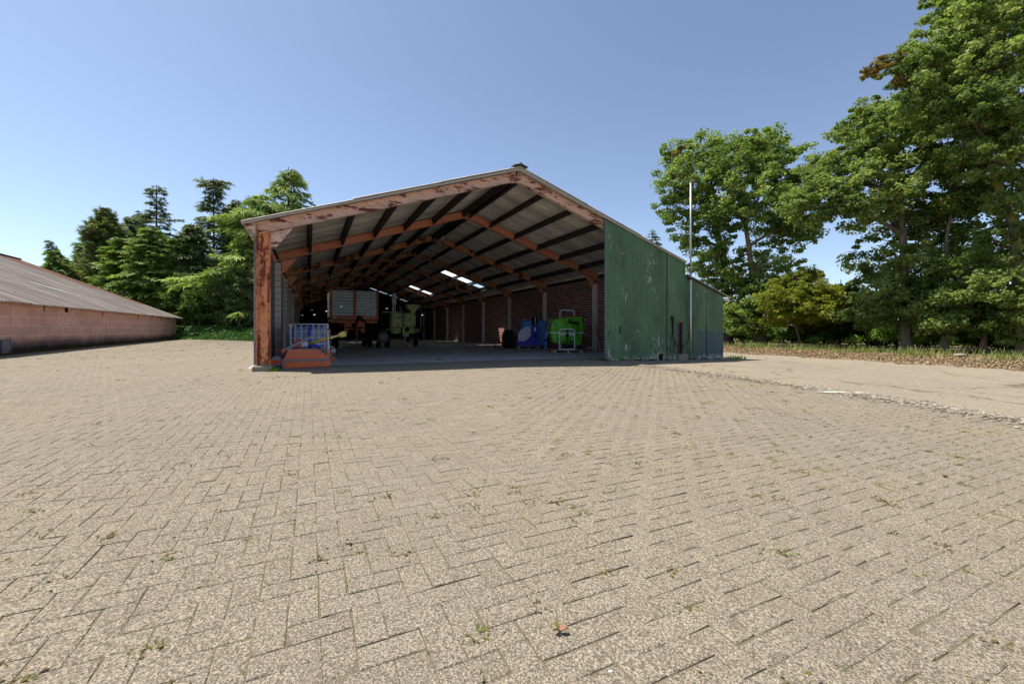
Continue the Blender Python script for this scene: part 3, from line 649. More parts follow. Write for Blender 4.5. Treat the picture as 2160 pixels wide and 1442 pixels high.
# hanging strip light under the ridge of the second bay
q = P(TR-.25, 8.1, 0)
t_ = thing('strip_light', 'unlit grey strip light hanging under the roof near the ridge', 'light', (q.x, q.y, 5.42), TH)
MB().box((0,0,0), (.11, 1.35, .07), None, .01).build('housing', M['pale_panel'], t_)
MB().tube([(0,-.6,-.055),(0,.6,-.055)], .018, 8).build('tube', M['label_white'], t_)
for y in (-.5, .5): MB().beam((0,y,.03), (0,y,.22), .02, .02, (1,0,0)).build('bracket', M['dull_steel'], t_)

# mower: lengths read off as metres from its middle (a) and height (z)
p = P(1.10, .55)
mow = thing('mower', 'orange tractor mower with grey links and a yellow shaft standing by the rusty post', 'mower', (p.x, p.y, g(p.x, p.y)), TH)
W_ = 1.15
mb = MB(); mb.prism([(-.54,.012),(.58,.025),(.63,.10),(.60,.245),(-.57,.245),(-.57,.02)], 1, -.02, .02)
mb.prism([(-.57,.02),(-.545,.012),(-.545,.245),(-.57,.245)], 1, .02, W_); mb.prism([(.58,.025),(.61,.05),(.61,.245),(.58,.245)], 1, .02, W_)
mb.prism([(-.57,.245),(.60,.245),(.60,.262),(-.57,.262)], 1, -.03, W_); mb.build('deck', M['orange'], mow)
mb = MB(); mb.prism([(-.51,.262),(.57,.262),(.30,.50),(-.43,.50)], 1, .03, .95); mb.build('hood', M['rust_orange'], mow)
mb = MB(); mb.prism([(-.435,.501),(.305,.501),(.305,.515),(-.435,.515)], 1, .02, .96); mb.build('hood_rim', M['dull_steel'], mow)
mb = MB(); mb.beam((-.55,-.028,.215), (.60,-.028,.215), .02, .05); mb.beam((-.54,-.03,.03),(-.54,-.03,.25), .05,.03,(1,0,0)); mb.build('edge_strip', M['dull_steel'], mow)
mb = MB(); mb.prism([(-.885,.20),(-.80,.30),(-.70,.335),(-.60,.30),(-.58,.10),(-.80,.10)], 1, .05, .45); mb.build('side_skid', M['dull_steel'], mow)
mb = MB(); mb.prism([(-.84,.225),(-.63,.225),(-.63,.125),(-.80,.125)], 1, .035, .05); mb.build('skid_plate', M['red_orange'], mow)
mb = MB()
for a, b in (((.60,.055),(.79,.185)), ((.79,.185),(.60,.33)), ((.60,.03),(.72,.07))): mb.beam((a[0],.03,a[1]), (b[0],.03,b[1]), .06, .02)
mb.build('nose_skid', M['dull_steel'], mow)
mb = MB(); mb.prism([(.60,.16),(.74,.195),(.62,.285)], 1, .04, .07); mb.build('nose_plate', M['red_orange'], mow)
mb = MB(); mb.beam((-.60,.14,.45), (.53,.30,1.045), .065, .06); mb.beam((-.60,.30,.45), (.53,.44,1.045), .05, .045); mb.build('top_link', M['dull_steel'], mow)
mb = MB(); mb.prism([(.49,1.01),(.55,1.07),(.62,1.02),(.60,.93),(.65,.84),(.61,.82),(.55,.93)], 1, .28, .46); mb.build('headstock', flat('rusty_brown', (.20,.12,.09), .8, var=.4), mow)
mb = MB(); mb.beam((.545,.29,1.0), (.575,.14,.40), .025, .03, (1,0,0)); mb.beam((.49,.48,.95), (.50,.60,.50), .03, .03, (1,0,0)); mb.build('strut', M['grey_metal'], mow)
mb = MB(); mb.prism([(-.59,.40),(-.53,.41),(-.50,.46),(-.54,.52),(-.585,.52)], 1, .08, .20); mb.build('link_bracket', M['red_orange'], mow)
mb = MB(); mb.box((-.215,.45,.62), (.15,.22,.19), None, .02); mb.lathe([(.07,-.01),(.07,.04)], (-.2,.45,.72), 12); mb.build('gearbox', M['red_orange'], mow)
mb = MB(); mb.lathe([(.085,-.13),(.09,-.12),(.09,.02),(.075,.035)], (.0,.45,.63), 18, 'x'); mb.build('shaft_guard', M['pale_panel'], mow)
mb = MB(); mb.tube([(.05,.45,.645), (.52,.30,.78)], .038, 14); mb.tube([(.50,.307,.774), (.56,.29,.79)], .048, 14); mb.build('drive_shaft', M['yellow'], mow)
mb = MB(); mb.tube([(.54,.295,.785), (.83,.20,.865)], .030, 14); mb.tube([(.82,.205,.862), (.85,.19,.875), (.98,.15,.915), (1.00,.14,.92)], [.03,.075,.085,.06], 16); mb.lathe([(.03,-.03),(.045,0),(.03,.03)], (.64,.265,.80), 10, 'x'); mb.build('shaft_yoke', M['pale_yellow'], mow)
mb = MB(); mb.box((.43,.25,.47), (.11,.16,.12), Matrix.Rotation(R(35), 3, 'Y'), .02); mb.build('belt_cover', M['dull_steel'], mow)
mb = MB(); mb.beam((.545,.05,.25), (.545,.05,.51), .045, .05, (1,0,0)); mb.beam((.53,.05,.30), (.62,.10,.36), .04, .05); mb.build('front_post', M['orange'], mow)
mb = MB(); mb.lathe([(.02,-.03),(.07,-.025),(.075,0),(.07,.025),(.02,.03)], (.675,.24,.43), 16, 'y'); mb.build('gauge_wheel', flat('pale_rubber_wheel', (.30,.27,.27), .7), mow)
mb = MB(); mb.tube([(.08,.5,.54),(.16,.44,.60),(.28,.42,.57),(.33,.46,.50)], .045, 8); mb.build('hose', M['royal'], mow)

# intermediate bulk container behind the mower
p = at(653, 740, 13.6); 
ibc = thing('caged_tank', 'white caged liquid tank on a pallet behind the orange mower', 'tank', (p.x, p.y, g(p.x,p.y)), TH)
mb = MB(); mb.box((0,.55,.66), (1.02,1.12,.98), None, .07)
for x in (-.34,-.11,.11,.34): mb.box((x,.0,.66), (.13,.05,.86), None, .02)
mb.build('bottle', M['bottle'], ibc)
mb = MB(); r_ = .016
for x in (-.53,-.42,-.245,-.075,.10,.27,.44,.53): mb.tube([(x,-.045,.16),(x,-.045,1.215)], r_, 6); mb.tube([(x,1.14,.16),(x,1.14,1.215)], r_, 6)
for y in (-.045,.35,.75,1.14):
    for x in (-.545,.545): mb.tube([(x,y,.16),(x,y,1.215)], r_, 6)
for z in (.17,.38,.575,.775,.965,1.215):
    mb.tube([(-.545,-.05,z),(.545,-.05,z)], .014, 6); mb.tube([(-.545,1.145,z),(.545,1.145,z)], .014, 6)
    for x in (-.55,.55): mb.tube([(x,-.05,z),(x,1.145,z)], .014, 6)
mb.build('cage', M['white_paint'], ibc)
mb = MB(); mb.box((-.02,-.075,.72), (.075,.02,.98)); mb.box((.055,-.07,.80), (.05,.02,.70)); mb.build('hanging_strap', M['royal'], ibc)
mb = MB(); mb.box((.06,-.085,.78), (.05,.02,.5)); mb.build('strap_end', M['sky_blue'], ibc)
mb = MB()
for z, y0 in ((.03,0),(.135,0)): 
    for y in (.05,.55,1.05): mb.box((0,y,z), (1.1,.14,.025))
for x in (-.47,0,.47):
    for y in (.05,.55,1.05): mb.box((x,y,.083), (.12,.13,.075))
mb.build('pallet', M['wood'], ibc)
mb = MB(); mb.lathe([(.08,0),(.085,.05),(.02,.06)], (0,.5,1.15), 14); mb.build('cap', M['black'], ibc)
q = at(612, 742, 14.6)
jug = thing('jerrycan', 'dirty white plastic canister half hidden behind the caged tank', 'canister', (q.x, q.y, g(q.x,q.y)), R(20))
MB().box((0,0,.62), (.22,.3,1.24), None, .05).build('body', M['white_post'], jug); MB().lathe([(.05,0),(.05,.05),(.0,.055)], (0,0,1.24), 12).build('cap', M['red'], jug)

# trailer
p = P(3.5, 13.4)
tr_ = thing('trailer', 'orange farm trailer with grey slatted front boards parked deep inside the shed', 'trailer', (p.x, p.y, 0), TH)
mb = MB()
for x0, x1 in ((-1.17,-.07),(.09,1.16)):
    z = 1.84
    while z < 3.25:
        h = min(.168, 3.27-z); mb.box(((x0+x1)/2, 0, z+h/2), (x1-x0, .04, h-.022), None, .008); mb.beam((x0,-.025,z+h*.5),(x1,-.025,z+h*.5), .02, .03); z += h
mb.build('front_board', M['slat'], tr_)
for sx in (-1, 1):
    mb = MB(); z = 1.84
    while z < 3.25: mb.box((sx*1.23, 2.45, z+.08), (.04, 4.7, .16), None, .006); z += .168
    mb.build('side_board', M['slat'], tr_)
    MB().beam((sx*1.235,-.03,1.62), (sx*1.235,-.03,3.31), .10, .10, (1,0,0)).build('corner_post', M['rust_orange'], tr_)
MB().beam((.02,-.04,1.60), (.02,-.04,3.28), .15, .10, (1,0,0)).build('centre_post', M['orange'], tr_)
mb = MB(); mb.beam((-1.28,-.04,1.74),(1.28,-.04,1.74), .10,.16); mb.build('head_rail', M['orange'], tr_)
mb = MB(); mb.beam((-1.30,-.02,1.50),(1.24,-.02,1.50), .10,.11); mb.beam((-.47,0,1.1),(.47,0,1.1), .08,.06); mb.build('cross_beam', M['orange'], tr_)
MB().box((0,2.45,1.64), (2.4,4.7,.09)).build('load_floor', M['wood'], tr_)
for sx in (-1, 1):
    mb = MB(); mb.beam((sx*.50,.0,1.45),(sx*.50,.0,.90), .09,.09,(1,0,0)); mb.beam((sx*.50,.05,1.38),(sx*.50,4.8,1.38), .10,.16); mb.build('chassis_rail', M['rust_orange'], tr_)
    mb = MB(); mb.box((sx*.30,.04,1.32),(.30,.03,.22)); mb.box((sx*.40,.06,.98),(.12,.03,.20)); mb.build('chassis_plate', M['orange'], tr_)
    for y in (.9, 3.6):
        w = MB().lathe([(.20,-.11),(.44,-.11),(.47,-.06),(.47,.06),(.44,.11),(.20,.11)], (sx*.92,y,.47), 24, 'x').build('wheel', M['tyre'], tr_)
        MB().lathe([(.0,-.04),(.21,-.09),(.21,.09),(.0,.04)], (sx*.92,y,.47), 16, 'x').build('rim', M['rust_orange'], w)
for y in (.9, 3.6): MB().beam((-.85,y,.47),(.85,y,.47), .10,.10).build('axle', M['dark_steel'], tr_)
mb = MB(); mb.prism([(.02,1.55),(.17,1.90),(.30,1.85),(.62,1.50),(.55,1.45),(.25,1.60),(.05,1.30)], 1, -.16, -.08); mb.beam((.05,-.12,1.3),(-.05,-.12,1.05), .1,.08,(1,0,0)); mb.build('hitch_cover', M['black'], tr_)
mb = MB(); mb.tube([(.06,-.05,1.25),(.06,-.35,.95),(.06,-.6,.75)], .04, 8); mb.tube([(.06,-.6,.75),(.06,-.62,.25)], .022, 8); mb.build('drawbar', M['rust_orange'], tr_)
mb = MB(); mb.box((-1.02,-.095,1.77),(.16,.01,.075)); mb.box((.55,-.095,1.755),(.10,.01,.05)); mb.box((.74,-.095,1.75),(.16,.01,.04)); mb.box((.98,-.095,1.75),(.09,.01,.05)); mb.build('sticker', M['label_white'], tr_)

# olive mill with hopper and two drums
p = P(6.42, 14.2); mill = thing('grinding_mill', 'olive green grinding mill with hopper and two drums on a jockey wheel', 'mill', (p.x, p.y, 0), TH)
mb = MB(); mb.box((-.40,.4,1.64), (.68,.7,.94), None, .07); mb.build('drum_box', M['mill'], mill)
mb = MB(); mb.lathe([(.0,.82),(.28,.83),(.32,.90),(.32,1.17)], (-.42,.4,0), 20); mb.lathe([(.0,.82),(.22,.83),(.26,.90),(.26,1.22)], (.52,.42,0), 20); mb.build('drum_base', M['mill'], mill)
mb = MB(); mb.box((.39,.4,1.66), (.76,.66,.88), None, .12); mb.build('drum_box', M['mill'], mill)
mb = MB(); mb.prism([(.20,2.53),(.20,2.62),(1.02,2.62),(1.02,2.53),(.70,2.20),(.70,2.08),(.46,2.08),(.46,2.20)], 1, .05, .72); mb.build('hopper', M['mill'], mill)
mb = MB(); mb.lathe([(.11,2.60),(.13,2.66),(.13,3.20),(.09,3.27),(.05,3.30),(.05,3.33)], (-.52,.4,0), 16); mb.lathe([(.06,2.10),(.06,2.60)], (-.58,.4,0), 12); mb.lathe([(.028,2.10),(.028,2.60)], (-.45,.4,0), 10); mb.build('dust_pipe', M['white_post'], mill)
mb = MB(); mb.tube([(-.20,.3,2.52),(-.08,.32,2.14)], .04, 10); mb.build('lever_pipe', M['grey_metal'], mill)
mb = MB(); mb.box((-.88,.4,2.14), (.62,.4,.05)); mb.build('tray', M['mill'], mill)
mb = MB(); mb.box((.09,.0,.94), (.38,.2,.58), None, .02); mb.build('motor_mount', M['mill'], mill)
mb = MB(); mb.lathe([(.0,-.16),(.13,-.15),(.15,-.02),(.0,.0)], (.17,-.05,1.08), 14, 'y'); mb.build('motor', M['black'], mill)
mb = MB(); mb.beam((-.75,.04,1.185),(.75,.04,1.185), .02,.02); mb.build('band', M['dark_steel'], mill)
mb = MB(); mb.tube([(.06,-.02,.66),(.06,-.02,.12)], .05, 10); mb.build('jockey_leg', flat('worn_wood', (.34,.24,.18), .8), mill)
for x in (-.05,.17): MB().lathe([(.02,-.03),(.11,-.028),(.12,0),(.11,.028),(.02,.03)], (x,-.02,.12), 16, 'x').build('jockey_wheel', M['rust_orange'], mill)
mb = MB(); mb.tube([(1.06,.1,2.50),(1.06,.1,.80)], .022, 8); mb.tube([(1.06,.1,2.50),(.95,.12,2.56)], .022, 8); mb.build('stand_pipe', M['grey_metal'], mill)
mb = MB(); mb.lathe([(.13,-.02),(.15,0),(.13,.02),(.11,0),(.13,-.02)], (.83,.1,1.02), 18, 'y'); mb.beam((.70,.1,1.02),(.96,.1,1.02), .03,.03); mb.beam((.83,.1,.9),(.83,.1,1.15), .03,.03,(1,0,0)); mb.build('hand_wheel', M['mill'], mill)
MB().box((-.24,.045,1.83),(.17,.01,.14)).build('sticker', M['label_blue'], mill)
mb = MB(); mb.prism([(.06,1.74),(.20,1.74),(.13,1.88)], 1, .055,.062); mb.prism([(.0,1.44),(.25,1.42),(.22,1.52),(.12,1.57),(.03,1.52)], 1, .055,.062); mb.build('warning_mark', M['pale_yellow'], mill)
for sx in (-1, 1): MB().lathe([(.15,-.09),(.30,-.09),(.34,-.05),(.34,.05),(.30,.09),(.15,.09)], (sx*.85,.6,.34), 20, 'x').build('wheel', M['tyre'], mill)
MB().beam((-.8,.6,.55),(.8,.6,.55), .12,.14).build('chassis', M['dark_steel'], mill)

# engine block on skids in the dark between trailer and mill
p = P(5.15, 13.6); e_ = thing('engine', 'dark dirty stationary engine on skids standing beside the olive mill', 'engine', (p.x, p.y, 0), TH)
mb = MB(); mb.box((0,.4,.62), (.55,.8,.5), None, .05); mb.box((.05,.4,.95), (.3,.6,.2), None, .03); mb.build('block', M['dark_steel'], e_)
MB().lathe([(.05,-.04),(.30,-.04),(.32,0),(.30,.04),(.05,.04)], (-.05,-.04,.60), 20, 'y').build('flywheel', M['dull_steel'], e_)
mb = MB(); mb.tube([(-.30,0,.9),(-.36,-.02,.6),(-.33,0,.4)], .025, 8); mb.tube([(.1,.1,1.05),(.3,.1,1.1),(.45,.1,.98)], .03, 8); mb.build('pipe', M['grey_metal'], e_)
for x in (-.25,.25): MB().box((x,.4,.18), (.12,1.2,.36)).build('skid', M['boards'], e_)
# further in, a dark machine with a pale plate
p = P(8.0, 25.5); e_ = thing('seed_drill', 'dark seed drill with a pale lettered plate standing in the depth of the shed', 'seed drill', (p.x, p.y, 0), TH)
mb = MB(); mb.prism([(-1.2,1.5),(1.2,1.5),(1.2,2.9),(-1.2,2.9)], 1, 0, .7); mb.build('seed_box', M['boards'], e_)
MB().box((.28,-.02,3.4-.8), (.62,.03,.22)).build('plate', flat('faded_plate', (.40,.38,.34), .7, var=.5, scale=9), e_)
for x in (-1.1, 1.1):
    MB().lathe([(.3,-.1),(.55,-.1),(.6,0),(.55,.1),(.3,.1)], (x,.4,.6), 20, 'x').build('wheel', M['tyre'], e_)
    MB().beam((x*.9,.3,.6),(x*.9,.3,1.5), .1,.1,(1,0,0)).build('leg', M['dark_steel'], e_)

# tyre, harrow and fuel station along the brick wall
p = at(1073, 733.5, 24.0); 
w = thing('tractor_tyre', 'black tractor tyre standing upright in front of the brick wall', 'tyre', (p.x, p.y, 0), TH)
prof = [(.24,-.2),(.42,-.24),(.50,-.20),(.52,-.1),(.52,.1),(.50,.20),(.42,.24),(.24,.2)]
MB().lathe(prof, (0,0,.52), 30, 'x').build('carcass', M['tyre'], w)
mb = MB()
for q in range(22):
    a = q*2*math.pi/22; 
    for sg in (-1,1): mb.beam((sg*.03, math.cos(a)*.53, .52+math.sin(a)*.53), (sg*.22, math.cos(a+.12)*.52, .52+math.sin(a+.12)*.52), .05, .05)
mb.build('tread', M['black'], w)
p = at(1053, 731, 26.3); h = thing('harrow_frame', 'small orange A shaped hitch frame lying by the sunlit brick wall', 'hitch frame', (p.x, p.y, 0), R(10))
mb = MB()
for a, b in (((-.33,0,.06),(-.02,.1,.40)), ((.33,0,.06),(.02,.1,.40)), ((-.4,0,.04),(.4,0,.04)), ((-.3,.4,.05),(-.02,.1,.36)), ((.3,.4,.05),(.02,.1,.36)), ((-.18,0,.2),(.18,0,.2)), ((-.36,0,.05),(-.3,.4,.05)), ((.36,0,.05),(.3,.4,.05))): mb.beam(a, b, .045, .045)
mb.build('frame', M['rust_orange'], h); MB().tube([(0,.1,.36),(0,.1,.56)], .028, 8).build('pin', M['dark_steel'], h)

p = at(1115, 736, 23.2); st_ = thing('fuel_station', 'dark blue fuel cabinet with a pale quarter round panel on a pallet', 'fuel pump', (p.x, p.y, 0), R(6))
def a5(x, y): return ((x-380)/415, (1035-y)/415)
arc = [a5(430-300*math.cos(u), 740-240*math.sin(u)) for u in np.linspace(0, math.pi/2, 12)]
mb = MB(); mb.prism([a5(130,962)] + arc + [a5(430,500), a5(625,510), a5(625,962)], 1, 0, .62); mb.build('cabinet', M['royal'], st_)
arc2 = [a5(428-288*math.cos(u), 742-232*math.sin(u)) for u in np.linspace(0, math.pi/2, 12)]
mb = MB(); mb.prism([a5(138,855), a5(300,855), a5(428,735)] + [a5(428,512)] + arc2[::-1], 1, -.014, .0); mb.build('side_panel', M['pale_panel'], st_)
x, z = a5(525,590); MB().box((x,-.03,z), (.11,.06,.22), None, .015).build('display', M['label_white'], st_)
x, z = a5(530,720); mb = MB(); mb.lathe([(.0,-.02),(.075,-.015),(.075,.0)], (x,0,z), 16, 'y'); mb.box((x,-.005,z), (.10,.02,.24), None, .03); mb.build('nozzle_holder', M['black'], st_)
x, z = a5(525,690); MB().tube([(x,-.05,z),(x+.02,-.06,z-.12)], .02, 8).build('nozzle', M['dull_steel'], st_)
x, z = a5(540,500); MB().tube([(x,.1,z-.02),(x,.1,z+.50)], .022, 8).build('pole', M['white_post'], st_)
x, z = a5(545,390); mb = MB(); mb.box((x-.02,.3,z), (.28,.25,.46), None, .02); mb.build('control_box', M['black'], st_)
mb = MB(); mb.tube([(x*1-.10,-.05,z+.0),(x-.0,-.05,z-.12)], .008, 6); mb.build('lever', M['grey_metal'], st_)
mb = MB(); mb.tube([(-.48,.3,1.48),(-.70,.25,1.25),(-.80,.2,.95),(-.78,.2,.60),(-.66,.2,.40),(-.5,.3,.25)], .014, 6); mb.build('hose', flat('brown_hose', (.26,.17,.12), .6), st_)
def pallet(parent, w, d, zt=.165):
    mb = MB()
    for y in np.linspace(.05, d-.05, 6): mb.box((0,y,zt-.012), (w,.11,.022))
    for y in (.06,d/2,d-.06): mb.box((0,y,.012), (w,.10,.022))
    for x in (-w/2+.06,0,w/2-.06):
        for y in (.06,d/2,d-.06): mb.box((x,y,(zt)/2-.0), (.11,.11,zt-.05))
    return mb.build('pallet', M['wood'], parent)
pallet(st_, 1.18, .8)
p = at(1128, 735, 24.2); tk = thing('blue_tank', 'light blue plastic tank standing behind the dark blue fuel cabinet', 'tank', (p.x, p.y, 0), R(6))
MB().box((0,.45,.83), (1.46,.85,1.56), None, .14).build('body', M['sky_blue'], tk)
mb = MB(); mb.lathe([(.22,0),(.22,.03),(.0,.035)], (.1,.45,1.61), 18); mb.build('lid', M['royal'], tk)
mb = MB(); mb.lathe([(.03,0),(.035,.04),(.03,.09),(0,.1)], (-.52,.3,1.60), 10); mb.build('vent', M['label_white'], tk)
mb = MB(); mb.box((0,.45,.03), (1.4,.8,.06)); mb.build('foot', M['boards'], tk)
p = at(1151.5, 735.5, 23.0); cy = thing('blue_cylinder', 'slim light blue gas cylinder standing between fuel cabinet and green tank', 'gas cylinder', (p.x, p.y, 0), 0)
MB().lathe([(.075,.05),(.078,.06),(.078,.86),(.055,.93),(.02,.95)], (0,0,0), 16).build('body', M['sky_blue'], cy)
MB().lathe([(.079,.44),(.079,.56)], (0,0,0), 16).build('band', M['royal'], cy)
mb = MB(); mb.lathe([(.02,.95),(.02,1.0),(.035,1.01),(.0,1.05)], (0,0,0), 10); mb.build('valve', M['grey_metal'], cy)
mb = MB(); mb.box((0,.02,.02), (.32,.25,.045)); mb.build('base_board', M['wood'], cy)

p = at(1199, 745, 18.5); sp = thing('field_sprayer', 'bright green mounted sprayer tank with white tubular frame on a pallet', 'sprayer', (p.x, p.y, 0), R(3))
def a6(x, y): return ((x-1280)/521, (1135-y)/521)
def body(y0, y1, f, pts):
    return [a6(1280+(x-1280)*f, y) for x, y in pts]
up = [(885,662),(890,560),(905,450),(925,395),(960,360),(1120,320),(1330,300),(1600,284),(1635,310),(1648,440),(1660,560),(1660,662)]
lo = [(905,664),(925,820),(950,880),(1010,900),(1180,920),(1480,945),(1560,945),(1600,915),(1620,850),(1640,664)]
def puffed(mb, pts, d0, d1):        # rounded body: outline inset at front and back
    c = (sum(p[0] for p in pts)/len(pts), sum(p[1] for p in pts)/len(pts)); n = len(pts); lay = []
    for y, f in ((d0,.90),(d0+.04,.965),(d0+.12,1.0),(d1-.12,1.0),(d1-.04,.965),(d1,.90)):
        lay.append([(c[0]+(p[0]-c[0])*f, y, c[1]+(p[1]-c[1])*f) for p in pts])
    vs = [v for l in lay for v in l]
    fs = [tuple(range(n))[::-1], tuple(range(len(vs)-n, len(vs)))] + [(i*n+j, i*n+(j+1)%n, (i+1)*n+(j+1)%n, (i+1)*n+j) for i in range(len(lay)-1) for j in range(n)]
    mb.add(vs, fs, True)
mb = MB(); puffed(mb, [a6(*q) for q in up], .18, 1.05)
puffed(mb, [a6(*q) for q in lo], .20, 1.03)
for x in (1010,1150,1220,1290,1530): q = a6(x, 500); mb.tube([(q[0],.185,a6(x,640)[1]),(q[0],.165,q[1]),(q[0],.20,a6(x,390)[1])], .028, 8)
mb.build('tank', M['tank_green'], sp)
x0_, z0_ = a6(872, 662); x1_, _ = a6(1668, 662)
mb = MB(); mb.box(((x0_+x1_)/2,.61,z0_), (x1_-x0_,.92,.045), None, .01); mb.build('tank_band', M['white_paint'], sp)
def hoop(xa, xb, yt, yb, y, r, rr=60):
    pts = [a6(xa,yb)] + [a6(xa+rr-rr*math.cos(u), yt+rr-rr*math.sin(u)) for u in np.linspace(0,math.pi/2,6)] + [a6(xb-rr+rr*math.sin(u), yt+rr-rr*math.cos(u)) for u in np.linspace(0,math.pi/2,6)] + [a6(xb,yb)]
    return [(q[0], y, q[1]) for q in pts]
MB().tube(hoop(1133,1472,132,330,.55,.02), .023, 10).build('top_hoop', M['white_paint'], sp)
mb = MB(); mb.tube(hoop(1075,1425,575,1055,.02,.03,75), .026, 10); a, b = a6(1075,705), a6(1425,705); mb.beam((a[0],.02,a[1]),(b[0],.02,b[1]), .04,.05); a, b = a6(1090,1035), a6(1430,1035); mb.beam((a[0],.03,a[1]),(b[0],.03,b[1]), .05,.04)
for xx in (1130, 1455): q = a6(xx,960); mb.tube([(q[0],.3,.17),(q[0],.3,q[1]+.25)], .018, 8)
mb.build('mounting_frame', M['white_paint'], sp)
q = a6(1250,720); MB().lathe([(.0,-.05),(.07,-.045),(.075,0),(.07,.04)], (q[0],0,q[1]), 16, 'y').build('coupling', M['black'], sp)
mb = MB(); q = a6(1262,935)
for r0 in (.235,): mb.tube([(q[0]+r0*math.cos(u)*.95, .06, q[1]+r0*math.sin(u)) for u in np.linspace(0, math.pi*2, 24)], .018, 6)
for u in np.linspace(0, 2*math.pi, 9)[:-1]: mb.tube([(q[0],.05,q[1]),(q[0]+.22*math.cos(u),.06,q[1]+.22*math.sin(u))], .009, 5)
mb.lathe([(.0,-.06),(.11,-.05),(.12,.12)], (q[0],.06,q[1]-.04), 14, 'y'); mb.build('pump', M['black'], sp)
mb = MB(); q = a6(1255,620); mb.box((q[0],.05,q[1]), (.08,.08,.16), None, .02); q = a6(1265,930); mb.beam((q[0],.0,q[1]),(q[0]-.02,.0,q[1]+.42), .04,.05,(1,0,0)); mb.build('pump_bracket', M['dark_steel'], sp)
mb = MB(); q = a6(1400,430); mb.box((q[0],.10,q[1]), (.42,.10,.09), Matrix.Rotation(R(8),3,'Y'), .02); q = a6(1310,385); mb.box((q[0],.08,q[1]), (.10,.10,.12), None, .02); mb.lathe([(.04,-.04),(.05,0),(.04,.04)], (a6(1500,430)[0],.08,a6(1500,430)[1]), 12, 'y'); mb.build('valve_block', M['black'], sp)
mb = MB(); q = a6(1310,385); mb.lathe([(.0,-.02),(.03,-.02),(.03,.02)], (q[0],.02,q[1]), 12, 'y'); q = a6(1450,265); mb.lathe([(.16,-.01),(.16,.05),(.05,.07),(0,.07)], (q[0],.6,a6(0,292)[1]), 20); mb.build('cap', M['red'], sp)
def hs(*pts, y=.06): return [(*((lambda q: (q[0], y, q[1]))(a6(*p_))),) for p_ in pts]
mb = MB(); mb.tube(hs((1195,310),(1200,400),(1230,460),(1290,470)), .011, 6); mb.tube(hs((1530,380),(1535,560),(1525,700),(1510,830)), .012, 6); mb.tube(hs((1480,470),(1485,600),(1460,720),(1440,800),(1370,880),(1300,890)), .012, 6); mb.tube(hs((1270,360),(1340,345),(1430,370),(1490,420)), .011, 6); mb.tube(hs((1400,470),(1400,540),(1385,640)), .018, 6); mb.tube(hs((1050,700),(1035,780),(1060,860)), .012, 6); mb.build('hose', M['black'], sp)
mb = MB()
for sx, xs in ((-1, ((845,700),(835,560),(880,400),(930,330),(1010,310))), (1, ((1735,700),(1705,600),(1745,450),(1730,370),(1660,310)))):
    mb.tube(hs(*xs, y=.5), .03, 8); mb.tube(hs(*[(x+sx*-18, y_+25) for x, y_ in xs], y=.8), .03, 8)
mb.build('boom_arm', M['dull_steel'], sp)
mb = MB()
for x, y_ in ((865,365),(1735,345),(830,690),(1730,690)): q = a6(x,y_); mb.box((q[0],.48,q[1]), (.05,.06,.10), None, .01)
mb.build('boom_tip', flat('amber_tip', (.62,.30,.06), .5), sp)
q = a6(985,450); MB().lathe([(.0,-.012),(.07,-.01),(.07,.0)], (q[0],.185,q[1]), 14, 'y').build('sticker', M['label_blue'], sp)
pallet(sp, 1.3, 1.0, .16)
# odds and ends by the first white post of the brick wall
p = at(1266, 747, 17.3); b = P(13.55, 4.2); 
tag(MB().beam((b.x+.05,b.y,0), (b.x-.12,b.y+.25,1.30), .05,.05,(1,0,0)).build('wooden_stick', M['wood']), 'wooden stick leaning against the wall beside the green sliding door', 'stick')
b = P(13.45, 4.45); mb = MB(); mb.tube([(b.x-.35,b.y-.05,.16),(b.x-.1,b.y,.17),(b.x+.1,b.y+.02,.24),(b.x+.12,b.y+.02,.42)], .055, 12); tag(mb.build('drain_pipe', M['grey_metal']), 'bent grey drain pipe end lying at the foot of the white post', 'pipe')
b = P(12.55, 4.3); bk = thing('bucket', 'dark teal bucket standing behind the green sprayer', 'bucket', (b.x,b.y,0))
MB().lathe([(.11,.0),(.15,.30),(.155,.31),(.14,.30),(.10,.02)], (0,0,.01), 18).build('pail', flat('teal_plastic', (.02,.10,.11), .5), bk)
MB().tube([(.15*math.cos(u),.0,.31+.13*math.sin(u)) for u in np.linspace(0,math.pi,10)], .006, 5).build('handle', M['grey_metal'], bk)

